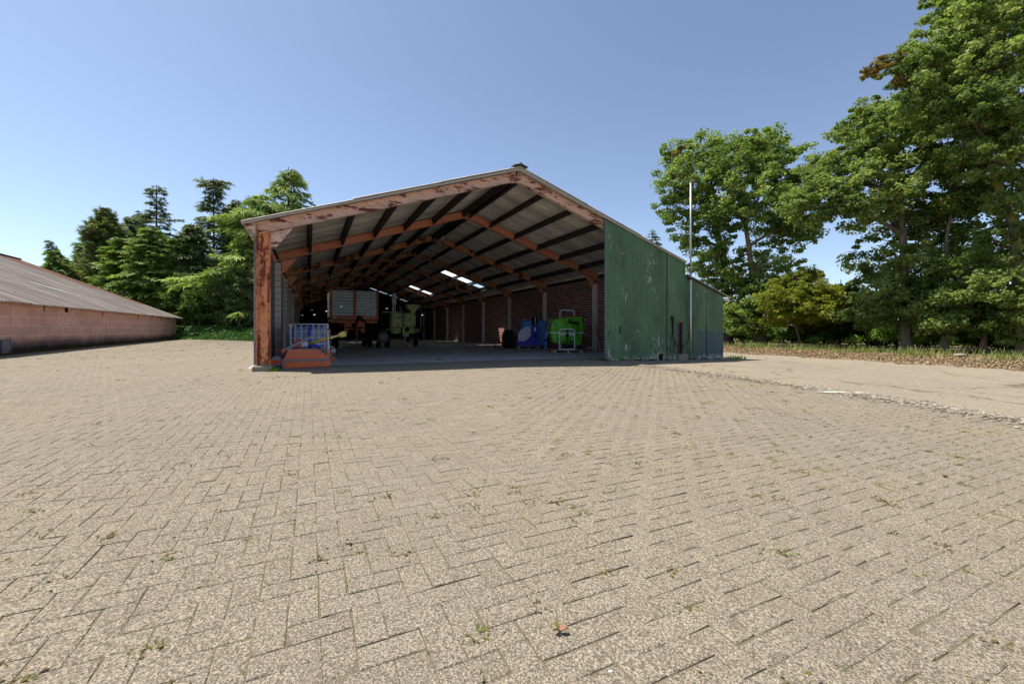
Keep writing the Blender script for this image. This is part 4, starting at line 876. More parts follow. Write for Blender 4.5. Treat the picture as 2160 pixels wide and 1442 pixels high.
# ------------------------------------------------------------------ the low barn on the left
B0 = (-20.5, 17.0)
barn = thing('low_barn', 'long low barn of pinkish concrete blocks under a weathered corrugated roof', 'barn', (B0[0], B0[1], 0), TH)
YE = 24.7
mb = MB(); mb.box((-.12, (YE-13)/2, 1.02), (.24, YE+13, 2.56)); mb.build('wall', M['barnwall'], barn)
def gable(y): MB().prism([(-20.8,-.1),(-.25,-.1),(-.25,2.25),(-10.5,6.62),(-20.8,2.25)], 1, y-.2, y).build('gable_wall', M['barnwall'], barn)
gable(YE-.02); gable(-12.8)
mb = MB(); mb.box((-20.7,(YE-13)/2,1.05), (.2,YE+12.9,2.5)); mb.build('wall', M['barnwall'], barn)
for y in (.7, 9.77, 22.0, -7.0): MB().box((.008, y, 1.02), (.03, .34, 2.5)).build('pilaster', M['barnwall'], barn)
def broof(side):
    lam = .177; yy = np.arange(-13.2, YE+.28, lam/6); rows = [(.0,2.75),(2.70,5.45),(5.40,8.15),(8.10,10.85)]
    A, Bq = ([], []), ([], [])
    for r, (a, b) in enumerate(rows):
        up = .012*(3-r)
        for i in range(len(yy)-1):
            ym = (yy[i]+yy[i+1])/2; rr_ = random.Random(int(ym/.9)*7+r*131+5)
            lift = rr_.uniform(-.006,.008); sh = rr_.uniform(-.03,.05) if r == 3 else 0
            rust = side > 0 and ((r == 0 and ym > 21.2) or (r == 1 and ym > 22.1) or (r == 2 and ym > 23.3))
            VV, FF = Bq if rust else A
            n = len(VV)
            for u, y in ((a, yy[i]), (b+sh, yy[i]), (b+sh, yy[i+1]), (a, yy[i+1])):
                VV.append((-10.4+side*u, y, 6.80+up+lift-.428*u + .024*math.cos(2*math.pi*y/lam)))
            FF.append((n,n+1,n+2,n+3))
    return A, Bq
for sd in (1, -1):
    A, Bq = broof(sd)
    sheet('roof', (np.array(A[0]), np.array(A[1])), M['barnroof'], barn, .008)
    if Bq[0]: sheet('rusty_roof_sheet', (np.array(Bq[0]), np.array(Bq[1])), M['barnrust'], barn, .008)
mb = MB(); mb.tube([(-10.4,-13.2,6.93),(-10.4,22.0,6.91),(-10.4,YE+.25,6.90)], .09, 8); mb.build('ridge_cap', flat('dark_ridge', (.06,.05,.05), .8), barn)
def bz(x): return 2.372 + .428*x*-1 - .0
mb = MB()
for i, (a, b) in enumerate((((-3.15,9.25),(-2.45,10.05)), ((-2.45,10.05),(-1.72,11.15)))):
    w0, w1 = (.05,.13) if i == 0 else (.13,.06)
    f = lambda x: 6.80+.062-.428*(x+10.4)
    mb.hull8([(a[0],a[1]-w0,f(a[0])), (b[0],b[1]-w1,f(b[0])), (b[0],b[1]+w1,f(b[0])), (a[0],a[1]+w0,f(a[0])), (a[0],a[1]-w0,f(a[0])+.02), (b[0],b[1]-w1,f(b[0])+.02), (b[0],b[1]+w1,f(b[0])+.02), (a[0],a[1]+w0,f(a[0])+.02)])
mb.build('pale_strip', M['label_white'], barn)  # plain opaque white strip laid diagonally on the roof sheets
mb = MB(); mb.box((.008,5.0,2.06), (.03,.26,.24)); mb.build('vent', M['dark_hole'], barn)
mb = MB(); mb.box((.06,.02,.36), (.12,.5,.55)); mb.box((.06,.30,.36), (.14,.05,.6)); mb.build('wall_niche', M['dull_steel'], barn)
for y, h in ((9.2,.2),(15.0,.2),(18.0,.22),(20.2,.25),(3.0,.12)): MB().box((.012,y,2.06), (.02,.07,h+.2)).build('rust_run', flat('rusty_streak', (.16,.07,.05), .9), barn)
def strokes(name, glyphs, y0, z0, hgt, wid, step, thick):
    for n, gl_ in enumerate(glyphs):
        mb = MB()
        for st in gl_:
            pts = [(.012, y0 + n*step + u*wid, z0 + v*hgt) for u, v in st]
            for a, b in zip(pts[:-1], pts[1:]): mb.beam(a, b, thick, .012, (1,0,0)) if abs(a[2]-b[2]) > abs(a[1]-b[1]) else mb.beam(a, b, .012, thick)
        mb.build(name, M['chalk'], barn)
o8 = [(.5+.5*math.cos(u), .5+.5*math.sin(u)) for u in np.linspace(.2, 6.3, 15)]
five = [[(.95,1),(.1,.97)], [(.1,.97),(.08,.58)], [(.08,.58),(.55,.62),(.92,.42),(.85,.12),(.45,.0),(.02,.05)]]
strokes('chalk_digit', [five, [o8], [[o8[i] for i in range(3, 11)], [(.55,.05),(.9,.15)]], [[(.1,.95),(.6,.98),(.95,.6),(.85,.15),(.55,.0)], [(.15,.05),(.25,.4)]]], 4.22, 1.32, .60, .33, .42, .045)
strokes('chalk_digit', [[o8], [[(.7,1),(.85,.5),(.6,0)]], [o8]], 18.2, 1.42, .52, .40, .60, .03)

def tuft(name, c, n, L, spread, mat, label, cat, r):
    vs, fs, tt = [], [], []
    for i in range(n):
        an = r.random()*6.28; l = L*(.5+.7*r.random()); ox, oy = r.gauss(0,spread), r.gauss(0,spread); w = .012
        d = Vector((math.cos(an), math.sin(an), 0)); s_ = Vector((-d.y, d.x, 0))*w; b = Vector((c[0]+ox, c[1]+oy, c[2])); lean = .25+.5*r.random()
        n0 = len(vs)
        vs += [b-s_, b+s_, b+d*l*lean*.4+Vector((0,0,l*.6))+s_*1.2, b+d*l*lean*.4+Vector((0,0,l*.6))-s_*1.2, b+d*l*lean+Vector((0,0,l*(.95-.4*lean)))]
        fs += [(n0,n0+1,n0+2,n0+3),(n0+3,n0+2,n0+4,n0+4)]; tt += [r.random()]*5
    o = npmesh(name, np.array([tuple(v) for v in vs]), np.array(fs), mat, attr=np.array(tt)); return tag(o, label, cat)
rr = random.Random(3)
M['herb'] = m_leaf('bright_herb', (.10,.22,.02), (.22,.40,.03), None, .4)
q = P(.40, -.08); tuft('weed_plant', (q.x+.02, q.y-.06, 0), 60, .14, .055, M['herb'], 'small bright green weed growing at the foot of the rusty post', 'weed', rr)
q = P(5.15, 2.0); tuft('weed_plant', (q.x, q.y, .005), 26, .11, .05, M['herb'], 'lone green weed growing through the shed floor inside the shade', 'weed', rr)
q = P(17.2, -.2); tuft('grass_tuft', (q.x, q.y, g(q.x,q.y)), 70, .22, .18, M['herb'], 'tuft of grass at the right hand corner of the green lean-to', 'grass', rr)
# weeds at the foot of the barn wall
vs, fs, tt = [], [], []
r = np.random.default_rng(5)
for i in range(2600):
    y = -4 + 28.5*r.random(); x = .05 + abs(r.normal(0,.16)); X = B0[0]+x*CT-y*ST; Y = B0[1]+x*ST+y*CT; z = g(X,Y)
    an = r.random()*6.28; l = .08+.26*r.random()**2; d = np.array([math.cos(an), math.sin(an)])*l*.6; n0 = len(vs); w = .008
    vs += [(X-d[1]*.06-w, Y, z-.02), (X+w, Y, z-.02), (X+d[0]+w*.3, Y+d[1], z+l*.8), (X+d[0]-w*.3, Y+d[1], z+l*.8)]; fs.append((n0,n0+1,n0+2,n0+3)); tt += [r.random()]*4
tag(npmesh('dry_weeds', np.array(vs), np.array(fs), m_leaf('dry_weed', (.05,.045,.02), (.20,.14,.07), (.07,.10,.02)), attr=np.array(tt)), 'dry straggly weeds growing along the dark foot of the barn wall', 'weeds', kind='stuff')
# fallen seed leaf, pebbles
p = at(1178, 1333, 1.0 * FP/(1333-HY)); sd = thing('fallen_leaf', 'curled yellow and brown fallen leaf lying on the foreground pavers', 'leaf', (p.x, p.y, g(p.x,p.y)+.006))
for i, (an, L, col) in enumerate(((1.9,.028,(.22,.17,.06)), (3.8,.024,(.24,.19,.07)), (-.25,.03,(.26,.13,.08)))):
    mb = MB(); d = Vector((math.cos(an), math.sin(an), 0)); s_ = Vector((-d.y,d.x,0)); q = []
    for u, w_, h in ((0,.002,.004),(.3,.008,.010),(.65,.009,.017),(1,.002,.014)): q.append((d*L*u - s_*w_ + Vector((0,0,h)), d*L*u + s_*w_ + Vector((0,0,h+.006))))
    vs = [v for ab in q for v in ab]; mb.add(vs, [(0,1,3,2),(2,3,5,4),(4,5,7,6)]); o = mb.build('blade', flat('dry_blade', col, .6, var=.3, scale=90), sd); md = o.modifiers.new('t','SOLIDIFY'); md.thickness = .0012
def pebble(px, py, r_, mat, name, label, cat):
    p = at(px, py, (1.0+.1*(px > 1500)) * FP/(py-HY)); o = MB().lathe([(.0,-.5*r_),(.8*r_,-.3*r_),(r_,0),(.75*r_,.42*r_),(0,.55*r_)], (0,0,0), 9).build(name, mat, None, (p.x, p.y, g(p.x,p.y)+.4*r_)); o.scale = (1.3,.8,.8); tag(o, label, cat)
pebble(1993, 1015, .014, flat('brown_shard', (.18,.06,.045), .6), 'brick_chip', 'small reddish brown chip lying on the right hand pavers', 'chip')
pebble(1288, 1413, .007, flat('pale_pebble', (.5,.46,.40), .9), 'pebble', 'small white pebble in a joint at the bottom of the foreground', 'pebble')
pebble(2146, 900, .028, flat('pale_stone', (.42,.38,.31), .9), 'pebble', 'pale white stone at the far end of the gravel line', 'stone')
for px, py, s_, lb in ((1652,733,.30,'rounded brown stone at the edge of the trees beside thin stems'), (2025,756,.20,'flat grey stone lying on the leafy verge below the small stump')):
    p = at(px, py, 1.12*FP/(py-HY)); o = MB().lathe([(.0,-.4*s_),(.8*s_,-.3*s_),(s_,.0),(.8*s_,.35*s_),(.3*s_,.5*s_),(0,.5*s_)], (0,0,0), 11).build('stone', flat('field_stone', (.30,.24,.19), .9, var=.4), None, (p.x,p.y,g(p.x,p.y)+.1)); o.scale = (1.2,.8,.7); tag(o, lb, 'stone')

# ------------------------------------------------------------------ trees
LG = dict(
    maple=m_leaf('maple_leaves', (.07,.125,.022), (.265,.35,.085), (.54,.54,.22)),
    maple2=m_leaf('dense_maple_leaves', (.07,.12,.024), (.265,.335,.09), (.56,.53,.24)),
    yellowish=m_leaf('yellow_green_leaves', (.15,.18,.018), (.33,.35,.045), (.48,.44,.09)),
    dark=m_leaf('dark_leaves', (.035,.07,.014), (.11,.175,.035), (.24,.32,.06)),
    bright=m_leaf('bright_leaves', (.07,.14,.018), (.21,.34,.045), (.38,.50,.08)),
    pale=m_leaf('pale_ivy_leaves', (.08,.13,.04), (.25,.32,.11), (.50,.52,.24)),
    brown=m_leaf('browned_leaves', (.13,.10,.025), (.27,.19,.05), (.36,.26,.08)),
    spruce=m_leaf('spruce_needles', (.05,.08,.03), (.15,.20,.07), (.28,.29,.10), .25),
    fir=m_leaf('fir_needles', (.055,.11,.024), (.18,.29,.05), (.36,.45,.09), .3),
    cedar=m_leaf('cedar_needles', (.09,.15,.035), (.26,.35,.08), (.42,.50,.15), .35),
)
BK = dict(grey=m_bark('grey_bark', (.10,.085,.06), (.26,.22,.165)), mossy=m_bark('mossy_bark', (.08,.065,.045), (.22,.18,.13), (.24,.19,.03)), dark=m_bark('dark_bark', (.025,.02,.017), (.08,.065,.05)))

def leafcloud(centres, radii, n_each, leaf, up=.4, r=None, flat_=.58, tint=None, elong=1.0):
    """leaves (kites, bent along the middle) clustered round the centres"""
    C_ = np.asarray(centres); n = len(C_)
    rad = np.broadcast_to(np.asarray(radii, float), (n,))
    N = n*n_each; idx = np.repeat(np.arange(n), n_each)
    d = r.normal(0, 1, (N,3)); d /= np.linalg.norm(d, axis=1)[:,None]+1e-9
    d *= (r.random(N)**.5)[:,None]; d[:,2] *= flat_
    p = C_[idx] + d*rad[idx][:,None]
    nr = d*np.array([1,1,1/max(flat_,.2)])*.7 + r.normal(0,.55,(N,3)); nr[:,2] += up; nr /= np.linalg.norm(nr,axis=1)[:,None]+1e-9
    u = np.cross(nr, r.normal(0,1,(N,3))); u /= np.linalg.norm(u,axis=1)[:,None]+1e-9; v = np.cross(nr, u)
    L = (leaf*(.45+1.0*r.random(N)**1.3))[:,None]; Wd = L*.42/elong
    V = np.stack([p-u*L*.5, p-v*Wd-u*L*.05+nr*L*.10, p+u*L*.55, p+v*Wd-u*L*.05+nr*L*.10], 1).reshape(-1,3)
    F = np.arange(N*4).reshape(-1,4)
    ct = r.random(n) if tint is None else tint
    tt = np.clip(.25*r.random(N) + .55*ct[idx] + .2*r.random(N)**3, 0, 1)
    return V, F, np.repeat(tt, 4)
def limb(mb, a, b, r0, r1, rg, wob=.12, n=7):
    a, b = Vector(a), Vector(b); L = (b-a).length; pts, rs = [], []
    o = Vector((rg.gauss(0,1), rg.gauss(0,1), rg.gauss(0,.5)))*L*wob
    for i in range(n+1):
        u = i/n; pts.append(a.lerp(b,u) + o*math.sin(u*math.pi)*.6 + Vector((0,0,L*.08*math.sin(u*math.pi))) + Vector((rg.gauss(0,1),rg.gauss(0,1),0))*L*.008*(0<i<n)); rs.append(r0+(r1-r0)*u)
    mb.tube(pts, rs, 7, cap=False); return pts
def broadleaf(name, label, cat, base, trunk, tr_r, blobs, leafmat, bark, seed, leaf=.17, dens=1.0, clus=.75, n_each=95, group=None, extra=None, flare=True):
    """trunk: list of points above the base; blobs: (px, py, depth, rx, ry) ellipsoids given by their centre in the photo"""
    r = np.random.default_rng(seed); rg = random.Random(seed)
    t = thing(name, label, cat, base, 0, group); b0 = Vector(base)
    mb = MB(); tp = [Vector(q)-b0 for q in trunk]
    pts, rs = [Vector((0,0,-.2))], [tr_r*(1.5 if flare else 1)]; pts.append(Vector((0,0,.12))); rs.append(tr_r*(1.32 if flare else 1)); pts.append(tp[0]*.12+Vector((0,0,.1))); rs.append(tr_r*1.08)
    nT = len(tp)
    prev = Vector((0,0,.2))
    for i, q in enumerate(tp):
        for u in (.5, 1.0): pts.append(prev.lerp(q, u) + Vector((rg.gauss(0,.03), rg.gauss(0,.03), 0))); rs.append(tr_r*(1 - .72*(i+u)/nT))
        prev = q
    mb.tube(pts, rs, 10, cap=False)
    cs, rad, tin = [], [], []
    for (px, py, Yd, rx, ry) in blobs:
        c = at(px, py, Yd) - b0; rx_, ry_ = rx/FP*Yd, ry/FP*Yd; rd_ = (rx_+ry_)/2*1.05
        # limb from the nearest lower trunk point
        cand = [q for q in pts[3:] if q.z < c.z + .3] or pts[3:4]
        a = min(cand, key=lambda q: (q-c).length + .5*abs(q.z-(c.z-1.2*rx_)))
        lp = limb(mb, a, c, max(.05, min(tr_r*.42, .05+.03*(c-a).length)), .03, rg)
        n = max(6, int(dens*3.6*(rx_*ry_+rx_*rd_+ry_*rd_)/(clus*clus)))
        q = r.normal(0,1,(n,3)); q /= np.linalg.norm(q,axis=1)[:,None]; q *= (.35+.78*r.random(n)**.75)[:,None]
        q = q*np.array([rx_, rd_, ry_]) + np.array(c)
        q = q[(q[:,2] > .5)]; n = len(q)
        cs.append(q); rad.append(clus*(.38+.85*r.random(n)**1.4)); tin.append(np.clip(r.normal(.5,.20,n) + .26*rg.gauss(0,1), 0, 1))
        for w in q[r.permutation(n)[:max(3, n//5)]]:
            s0 = lp[rg.randrange(3, len(lp))]; limb(mb, s0, Vector(w), .028, .008, rg, .06, 3)
    cs = np.concatenate(cs); rad = np.concatenate(rad); tin = np.concatenate(tin)
    V, F, tt = leafcloud(cs, rad, n_each, leaf, r=r, tint=tin)
    mb.build('trunk', bark, t, recalc=False)
    npmesh('crown', V, F, leafmat, t, tt)
    if extra:
        for (nm, mat2, bl) in extra:
            c2 = []
            for (px,py,Yd,rx,ry) in bl:
                c = np.array(at(px,py,Yd)-b0); n = 6; q = r.normal(0,.55,(n,3))*np.array([rx,(rx+ry)/2,ry])/FP*Yd + c; c2.append(q)
            V, F, tt = leafcloud(np.concatenate(c2), clus*.5, n_each//2, leaf, r=r); npmesh(nm, V, F, mat2, t, tt)
    return t
def gp(px, py, Y): p = at(px, py, Y); return (p.x, p.y, g(p.x, p.y))
def tl(*a): return [tuple(at(*q)) for q in a]

GT = 'tall maples along the verge'
# T1: dark trunk at the corner of the lean-to
broadleaf('maple_tree', 'leafy maple with dark ivied trunk just right of the green lean-to', 'tree', gp(1535,728,33), tl((1533,640,33),(1528,560,33),(1512,480,33),(1495,410,33.5)), .36,
    [(1470,325,33,52,38),(1425,375,32,42,42),(1440,440,33,52,45),(1500,400,32,55,55),(1530,330,34,55,42),(1455,500,33,40,35),(1505,480,31.5,50,45),(1418,330,34,28,28),(1530,560,32,45,50),(1548,620,31.5,50,60),(1500,560,34,40,40),(1560,670,31,42,34)],
    LG['maple'], BK['dark'], 11, dens=.62, clus=.62, group=GT, extra=[('brown_tuft', LG['brown'], [(1428,318,33,16,12)])])
# T2: tree with yellow limbs
broadleaf('maple_tree', 'rounded maple with a leaning yellow lichened trunk left of the yellow green sapling', 'tree', gp(1607,731,31), tl((1600,660,31),(1585,560,31),(1574,480,31),(1565,410,31.5)), .30,
    [(1585,305,32,58,34),(1560,360,30.5,70,50),(1635,345,31.5,58,50),(1660,410,31,55,48),(1600,420,29.8,65,45),(1540,440,31,50,40),(1690,395,32,38,42),(1650,480,31.5,60,40),(1690,480,30.5,45,40),(1620,300,33,40,30),(1625,560,31.5,60,50),(1590,640,30.5,48,60),(1640,630,31,45,55),(1575,690,30.3,34,24)],
    LG['maple'], BK['mossy'], 12, dens=.60, clus=.62, group=GT)
# T3: big maple with pale foot
broadleaf('maple_tree', 'big spreading maple with a broad pale flared trunk foot on the verge', 'tree', gp(1912,741,23.5), tl((1911,640,23.5),(1908,540,23.5),(1902,450,23.5),(1890,360,24)), .27,
    [(1770,360,24,62,50),(1735,415,23.2,55,48),(1820,300,24,70,58),(1790,440,23,70,48),(1850,390,22.4,75,55),(1880,280,24.5,80,62),(1930,340,23,80,62),(1960,430,23.5,80,50),(1700,430,24.2,48,40),(1880,470,24.5,75,45),(1830,250,24.5,50,42),(1730,360,25,40,35),(1850,560,25,60,45),(1930,560,22.8,60,50),(1915,650,22.6,52,42),(1995,520,25,60,45),(1870,620,23,48,44),(1810,660,24.5,45,38),(1960,600,23,50,50)],
    LG['maple2'], BK['grey'], 13, dens=.60, clus=.55, n_each=100, leaf=.15, group=GT)
# T4: thinner trunk behind
broadleaf('maple_tree', 'slender maple with short pale trunk standing between the big flared trunk and the stump', 'tree', gp(1992,743,21.8), tl((1994,660,21.8),(1996,580,22),(2000,500,22),(2010,420,22.4)), .16,
    [(2010,300,23,85,65),(1990,220,23.5,85,60),(2060,390,22.5,75,60),(2010,460,23,70,50),(2050,560,23,70,50),(1985,640,21.6,54,50),(2050,650,21.4,60,55),(2030,590,21.2,60,50),(2000,690,21.2,40,30),(2000,140,23.5,70,50)],
    LG['maple2'], BK['grey'], 14, dens=.62, clus=.52, leaf=.145, group=GT)
# T5: tallest at the right edge
broadleaf('maple_tree', 'tallest maple at the right edge with a thick yellowish leaning trunk and browned outer leaves', 'tree', gp(2160,752,19.5), tl((2152,640,19.5),(2140,520,19.5),(2115,420,19.7),(2085,330,20),(2075,200,20.3)), .27,
    [(2040,60,20.5,80,60),(2110,10,20.5,90,65),(1985,110,20.5,75,48),(1930,150,20.5,60,36),(2060,150,19.8,85,55),(2140,110,20,75,60),(1960,200,20,75,48),(2050,240,19.5,80,52),(2140,230,19.3,70,60),(2120,330,19,70,55),(2060,330,20.5,60,45),(2150,430,19.4,60,45),(2190,300,20,80,80),(2230,120,21,90,90),(2180,-60,21,110,70),(2020,0,21.5,60,45),(2240,450,20,80,90),(2180,540,20.2,60,45),(2110,520,19.6,55,50),(2120,600,19.2,55,50),(2160,640,18.8,55,50)],
    LG['maple2'], BK['mossy'], 15, dens=.64, clus=.46, n_each=100, leaf=.135, group=GT, extra=[('brown_tuft', LG['brown'], [(1880,128,20.3,22,10),(1850,150,20.2,26,9),(1838,146,20.2,12,8),(1890,170,20.2,26,12),(2148,205,19,25,22)])])
# sapling with yellow-green leaves
broadleaf('young_tree', 'yellow green sapling on a thin bent stem in front of the dark shrubs', 'tree', gp(1690,738,28), tl((1683,700,28),(1690,660,28),(1688,620,28)), .07,
    [(1680,610,28,55,28),(1640,632,27.6,45,26),(1725,630,27.8,48,30),(1690,650,27.2,60,28),(1650,665,28,40,22),(1735,665,28.2,34,22),(1700,585,28.4,32,20)],
    LG['yellowish'], BK['mossy'], 16, dens=1.0, clus=.42, leaf=.13, n_each=80, flare=False)
# shrubs and undergrowth
GS = 'shrubs under the maples'
for i, (nm, lb, px, py, Y, mat, bl, lf, st) in enumerate((
    ('shrub', 'tall green grass-like shrub between the two left maple trunks', 1570, 728, 33.5, 'bright', [(1570,705,33.5,28,22),(1560,690,34,20,18)], .14, 3),
    ('shrub', 'dark twiggy shrub behind the yellow green sapling', 1740, 735, 29.5, 'dark', [(1740,690,29.5,55,40),(1700,712,29.2,40,24),(1780,700,30,40,36),(1760,640,31,45,36)], .14, 5),
    ('shrub', 'low bright bush at the front of the verge left of the big trunk', 1802, 738, 27, 'bright', [(1802,727,26,24,13)], .10, 2),
    ('shrub', 'rounded light green bush behind the thin stake', 1868, 738, 26.5, 'bright', [(1868,712,26.5,34,26),(1840,722,26.8,22,18)], .11, 3),
    ('shrub', 'leafy green shrub filling the gap left of the big flared trunk', 1830, 738, 28, 'dark', [(1830,660,28,55,40),(1870,640,28.5,45,36),(1800,640,29,50,36)], .14, 4),
    ('shrub', 'dense green shrub between the flared trunk and the slender maple', 1955, 743, 23.5, 'bright', [(1960,665,22.8,42,36),(1950,705,23.5,38,30),(1975,615,23.5,42,32)], .125, 4),
    ('shrub', 'broad dark green shrub over the small cut stump', 2060, 748, 22.3, 'dark', [(2035,690,21.8,48,38),(2085,670,22,55,42),(2060,720,22.6,46,26),(2110,700,21.4,46,36),(2020,640,23,50,34)], .125, 4),
    ('shrub', 'light leaved shrub at the far right end of the verge', 2140, 752, 20, 'maple', [(2140,700,20,44,40),(2165,655,20,48,40),(2190,710,20,50,44),(2130,735,19.8,36,16)], .12, 4),
    ('shrub', 'small leafy weed clump beside the sapling stem on the verge', 1712, 738, 28, 'bright', [(1715,728,27,26,14)], .10, 2),
    )):
    p0 = gp(px, py, Y); r = random.Random(40+i)
    t = broadleaf(nm, lb, 'shrub', p0, [(p0[0]+r.gauss(0,.15), p0[1]+r.gauss(0,.1), p0[2]+.5), (p0[0]+r.gauss(0,.3), p0[1], p0[2]+1.1)], .04 if lf < .13 else .07, bl, LG[mat], BK['dark'], 60+i, leaf=lf, dens=1.25, clus=.40, n_each=70, group=GS, flare=False)
# bare stems, stump
p = gp(2073,748,20.8); t = thing('tree_stump', 'short reddish cut stump with a side snag under the dark shrub', 'stump', p)
mb = MB(); mb.tube([(0,0,-.1),(0,0,.3),(.06,0,.62),(.10,.0,.95)], [.19,.155,.13,.09], 10); mb.tube([(.05,0,.5),(.16,0,.85),(.21,0,1.1)], [.08,.06,.03], 8); mb.build('trunk', m_bark('red_brown_bark', (.12,.06,.04), (.28,.16,.11)), t)
for i, (px, Y, top, lb) in enumerate(((1863,26,640,'thin bare stake like stem in front of the light bush'), (1795,29,590,'thin dark forked stem left of the light bush'), (1770,29.5,600,'straight dark thin trunk behind the sapling'), (1893,27,600,'dark straight trunk close behind the big pale flared trunk'))):
    p = Vector(gp(px, 738, Y)); t_ = at(px+(5,-22,3,-4)[i], top, Y) - p; mb = MB(); rg = random.Random(i)
    limb(mb, (0,0,-.1), t_, (.03,.05,.09,.13)[i], .02, rg, .03); 
    for q in range(5): a = t_*(.35+.12*q); limb(mb, a, a+Vector((rg.gauss(0,.7), rg.gauss(0,.7), .8)), .02, .006, rg, .05, 4)
    tag(mb.build('bare_stem', BK['dark'] if i else BK['grey'], None, p, 0, False), lb, 'tree stem')
mb = MB(); rg = random.Random(9)
p = gp(1960,746,22.3)
for q in range(16): a = Vector((rg.uniform(-.9,.9), rg.uniform(-.2,.2), .02)); limb(mb, a, a+Vector((rg.gauss(.25,.35), rg.gauss(0,.2), rg.uniform(.1,.55))), .015, .005, rg, .1, 3)
tag(mb.build('brushwood', BK['grey'], None, p, 0, False), 'small heap of pale dead branches beside the big flared trunk', 'branches')

# far-off hedge seen between the trunks, and the mass of wood behind
def mass(name, label, bl, mat, seed, leaf, clus, n_each, dens=1.0):
    r = np.random.default_rng(seed); cs = []
    for (px,py,Y,rx,ry) in bl:
        c = np.array(at(px,py,Y)); rx_, ry_ = rx/FP*Y, ry/FP*Y
        n = max(5, int(dens*2.2*(rx_*ry_*3)/(clus*clus))); q = r.normal(0,1,(n,3)); q /= np.linalg.norm(q,axis=1)[:,None]; q *= (.3+.75*r.random(n)**.6)[:,None]
        cs.append(q*np.array([rx_, (rx_+ry_)/2, ry_])+c)
    cs = np.concatenate(cs); cs = cs[cs[:,2] > -.1]
    V, F, tt = leafcloud(cs, clus*(.6+.6*r.random(len(cs))), n_each, leaf, r=r); o = npmesh(name, V, F, LG[mat], None, tt); return tag(o, label, 'undergrowth', kind='stuff')
bl = [(1560+q*44, 712 - 14*math.sin(q*1.7) , 44 - q*1.15, 46, 34) for q in range(16)]
mass('far_hedge', 'far hedge and undergrowth glimpsed behind the maple trunks', bl, 'bright', 71, .24, .95, 60)
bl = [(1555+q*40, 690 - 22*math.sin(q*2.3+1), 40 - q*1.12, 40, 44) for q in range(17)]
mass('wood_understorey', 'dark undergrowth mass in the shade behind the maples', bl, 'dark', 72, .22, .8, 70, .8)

# ------------------------------------------------------------------ conifers on the left and behind
def conifer(name, label, base, top, rfun, leafmat, bark, seed, whorl=.45, nb=7, droop=.25, spray=.42, hang=.4, bare=.0, tr_r=.22, upturn=0.0, dens=1.0, group=None, gap=.0, width=.34, cat='conifer'):
    r = np.random.default_rng(seed); rg = random.Random(seed)
    b0 = Vector(base); Hh = top.z - b0.z; off = Vector((top.x-b0.x, top.y-b0.y, 0))
    t = thing(name, label, cat, base, 0, group); mb = MB()
    tpt = lambda u: Vector((off.x*u*u, off.y*u*u, Hh*u))
    mb.tube([tpt(u)-Vector((0,0,.2*(u == 0))) for u in np.linspace(0,1,9)], [tr_r*(1-.93*u)+.015 for u in np.linspace(0,1,9)], 8, cap=False)
    cen, axis, sz, tin = [], [], [], []
    h = Hh*.06
    while h < Hh*.995:
        u = h/Hh; Lmax = rfun(u)
        for q in range(nb):
            if rg.random() < gap: continue
            an = rg.random()*6.283; L = Lmax*(.55+.55*rg.random()); d = Vector((math.cos(an), math.sin(an), 0)); sd = Vector((-d.y, d.x, 0))
            z0 = tpt(u); pts = []
            ns = 5; el = rg.uniform(-.05,.18)
            for s in range(ns+1):
                v = s/ns; pts.append(z0 + d*L*v + Vector((0,0, L*(el*v - droop*v*v + upturn*v**3))) + sd*L*.06*math.sin(v*3+q))
            if L > .6: mb.tube(pts, [.012+.02*L/4*(1-s/ns) for s in range(ns+1)], 4, cap=False)
            bt = rg.random(); npc = max(3, int(dens*L/spray*5.5))
            for s in range(npc):
                v = bare + (1-bare)*(s+rg.random())/npc; i = min(ns-1, int(v*ns)); f = v*ns-i; pc = pts[i].lerp(pts[i+1], f)
                sg = -1 if rg.random() < .5 else 1; wd = L*.34*(1.05-v)*rg.random() + .05
                out = (d*(.75+.3*rg.random()) + sd*sg*rg.uniform(.2,1.0) + Vector((0,0,-hang*rg.random()+upturn*.6))).normalized()
                cen.append(pc + sd*sg*wd + Vector((0,0,-hang*.3*wd))); axis.append(out); sz.append(spray*(.6+.7*rg.random())*(1 if L > .6 else .6)); tin.append(.65*bt + .35*v)
        h += whorl*(.6+.8*rg.random())*(1.15-.55*u)
    Cn = np.array([tuple(c) for c in cen]); A = np.array([tuple(a) for a in axis]); Sz = np.array(sz)[:,None]; N = len(Cn)
    nr = np.array([0,0,1.0]) + r.normal(0,.5,(N,3)); sd = np.cross(A, nr); sd /= np.linalg.norm(sd,axis=1)[:,None]+1e-9; nn = np.cross(sd, A)
    # each spray: three narrow blades
    Vs, ts = [], []
    for k, (ang, ln) in enumerate(((0,1),(.6,.8),(-.6,.8))):
        a = A*math.cos(ang) + sd*math.sin(ang); s2 = np.cross(a, nn); w = Sz*width*.30
        Vs.append(np.stack([Cn, Cn+a*Sz*ln*.45+s2*w-nn*Sz*.04, Cn+a*Sz*ln-nn*Sz*.12*(1+hang), Cn+a*Sz*ln*.45-s2*w-nn*Sz*.04], 1)); ts.append(np.clip(np.array(tin)+r.normal(0,.14,N),0,1))
    V = np.concatenate(Vs).reshape(-1,3); tt = np.repeat(np.concatenate(ts), 4)
    mb.build('trunk', bark, t, recalc=False); npmesh('crown', V, np.arange(len(V)).reshape(-1,4), leafmat, t, tt)
    return t
GC = 'conifers behind the low barn'
def cbase(px, Y): p = at(px, 700, Y); return (p.x, p.y, g(p.x,p.y))
cone = lambda R_, p=.8, lo=.0: (lambda u: R_*((1-u)**p)*(.35+.65*min(1,u/.12)) + .12)
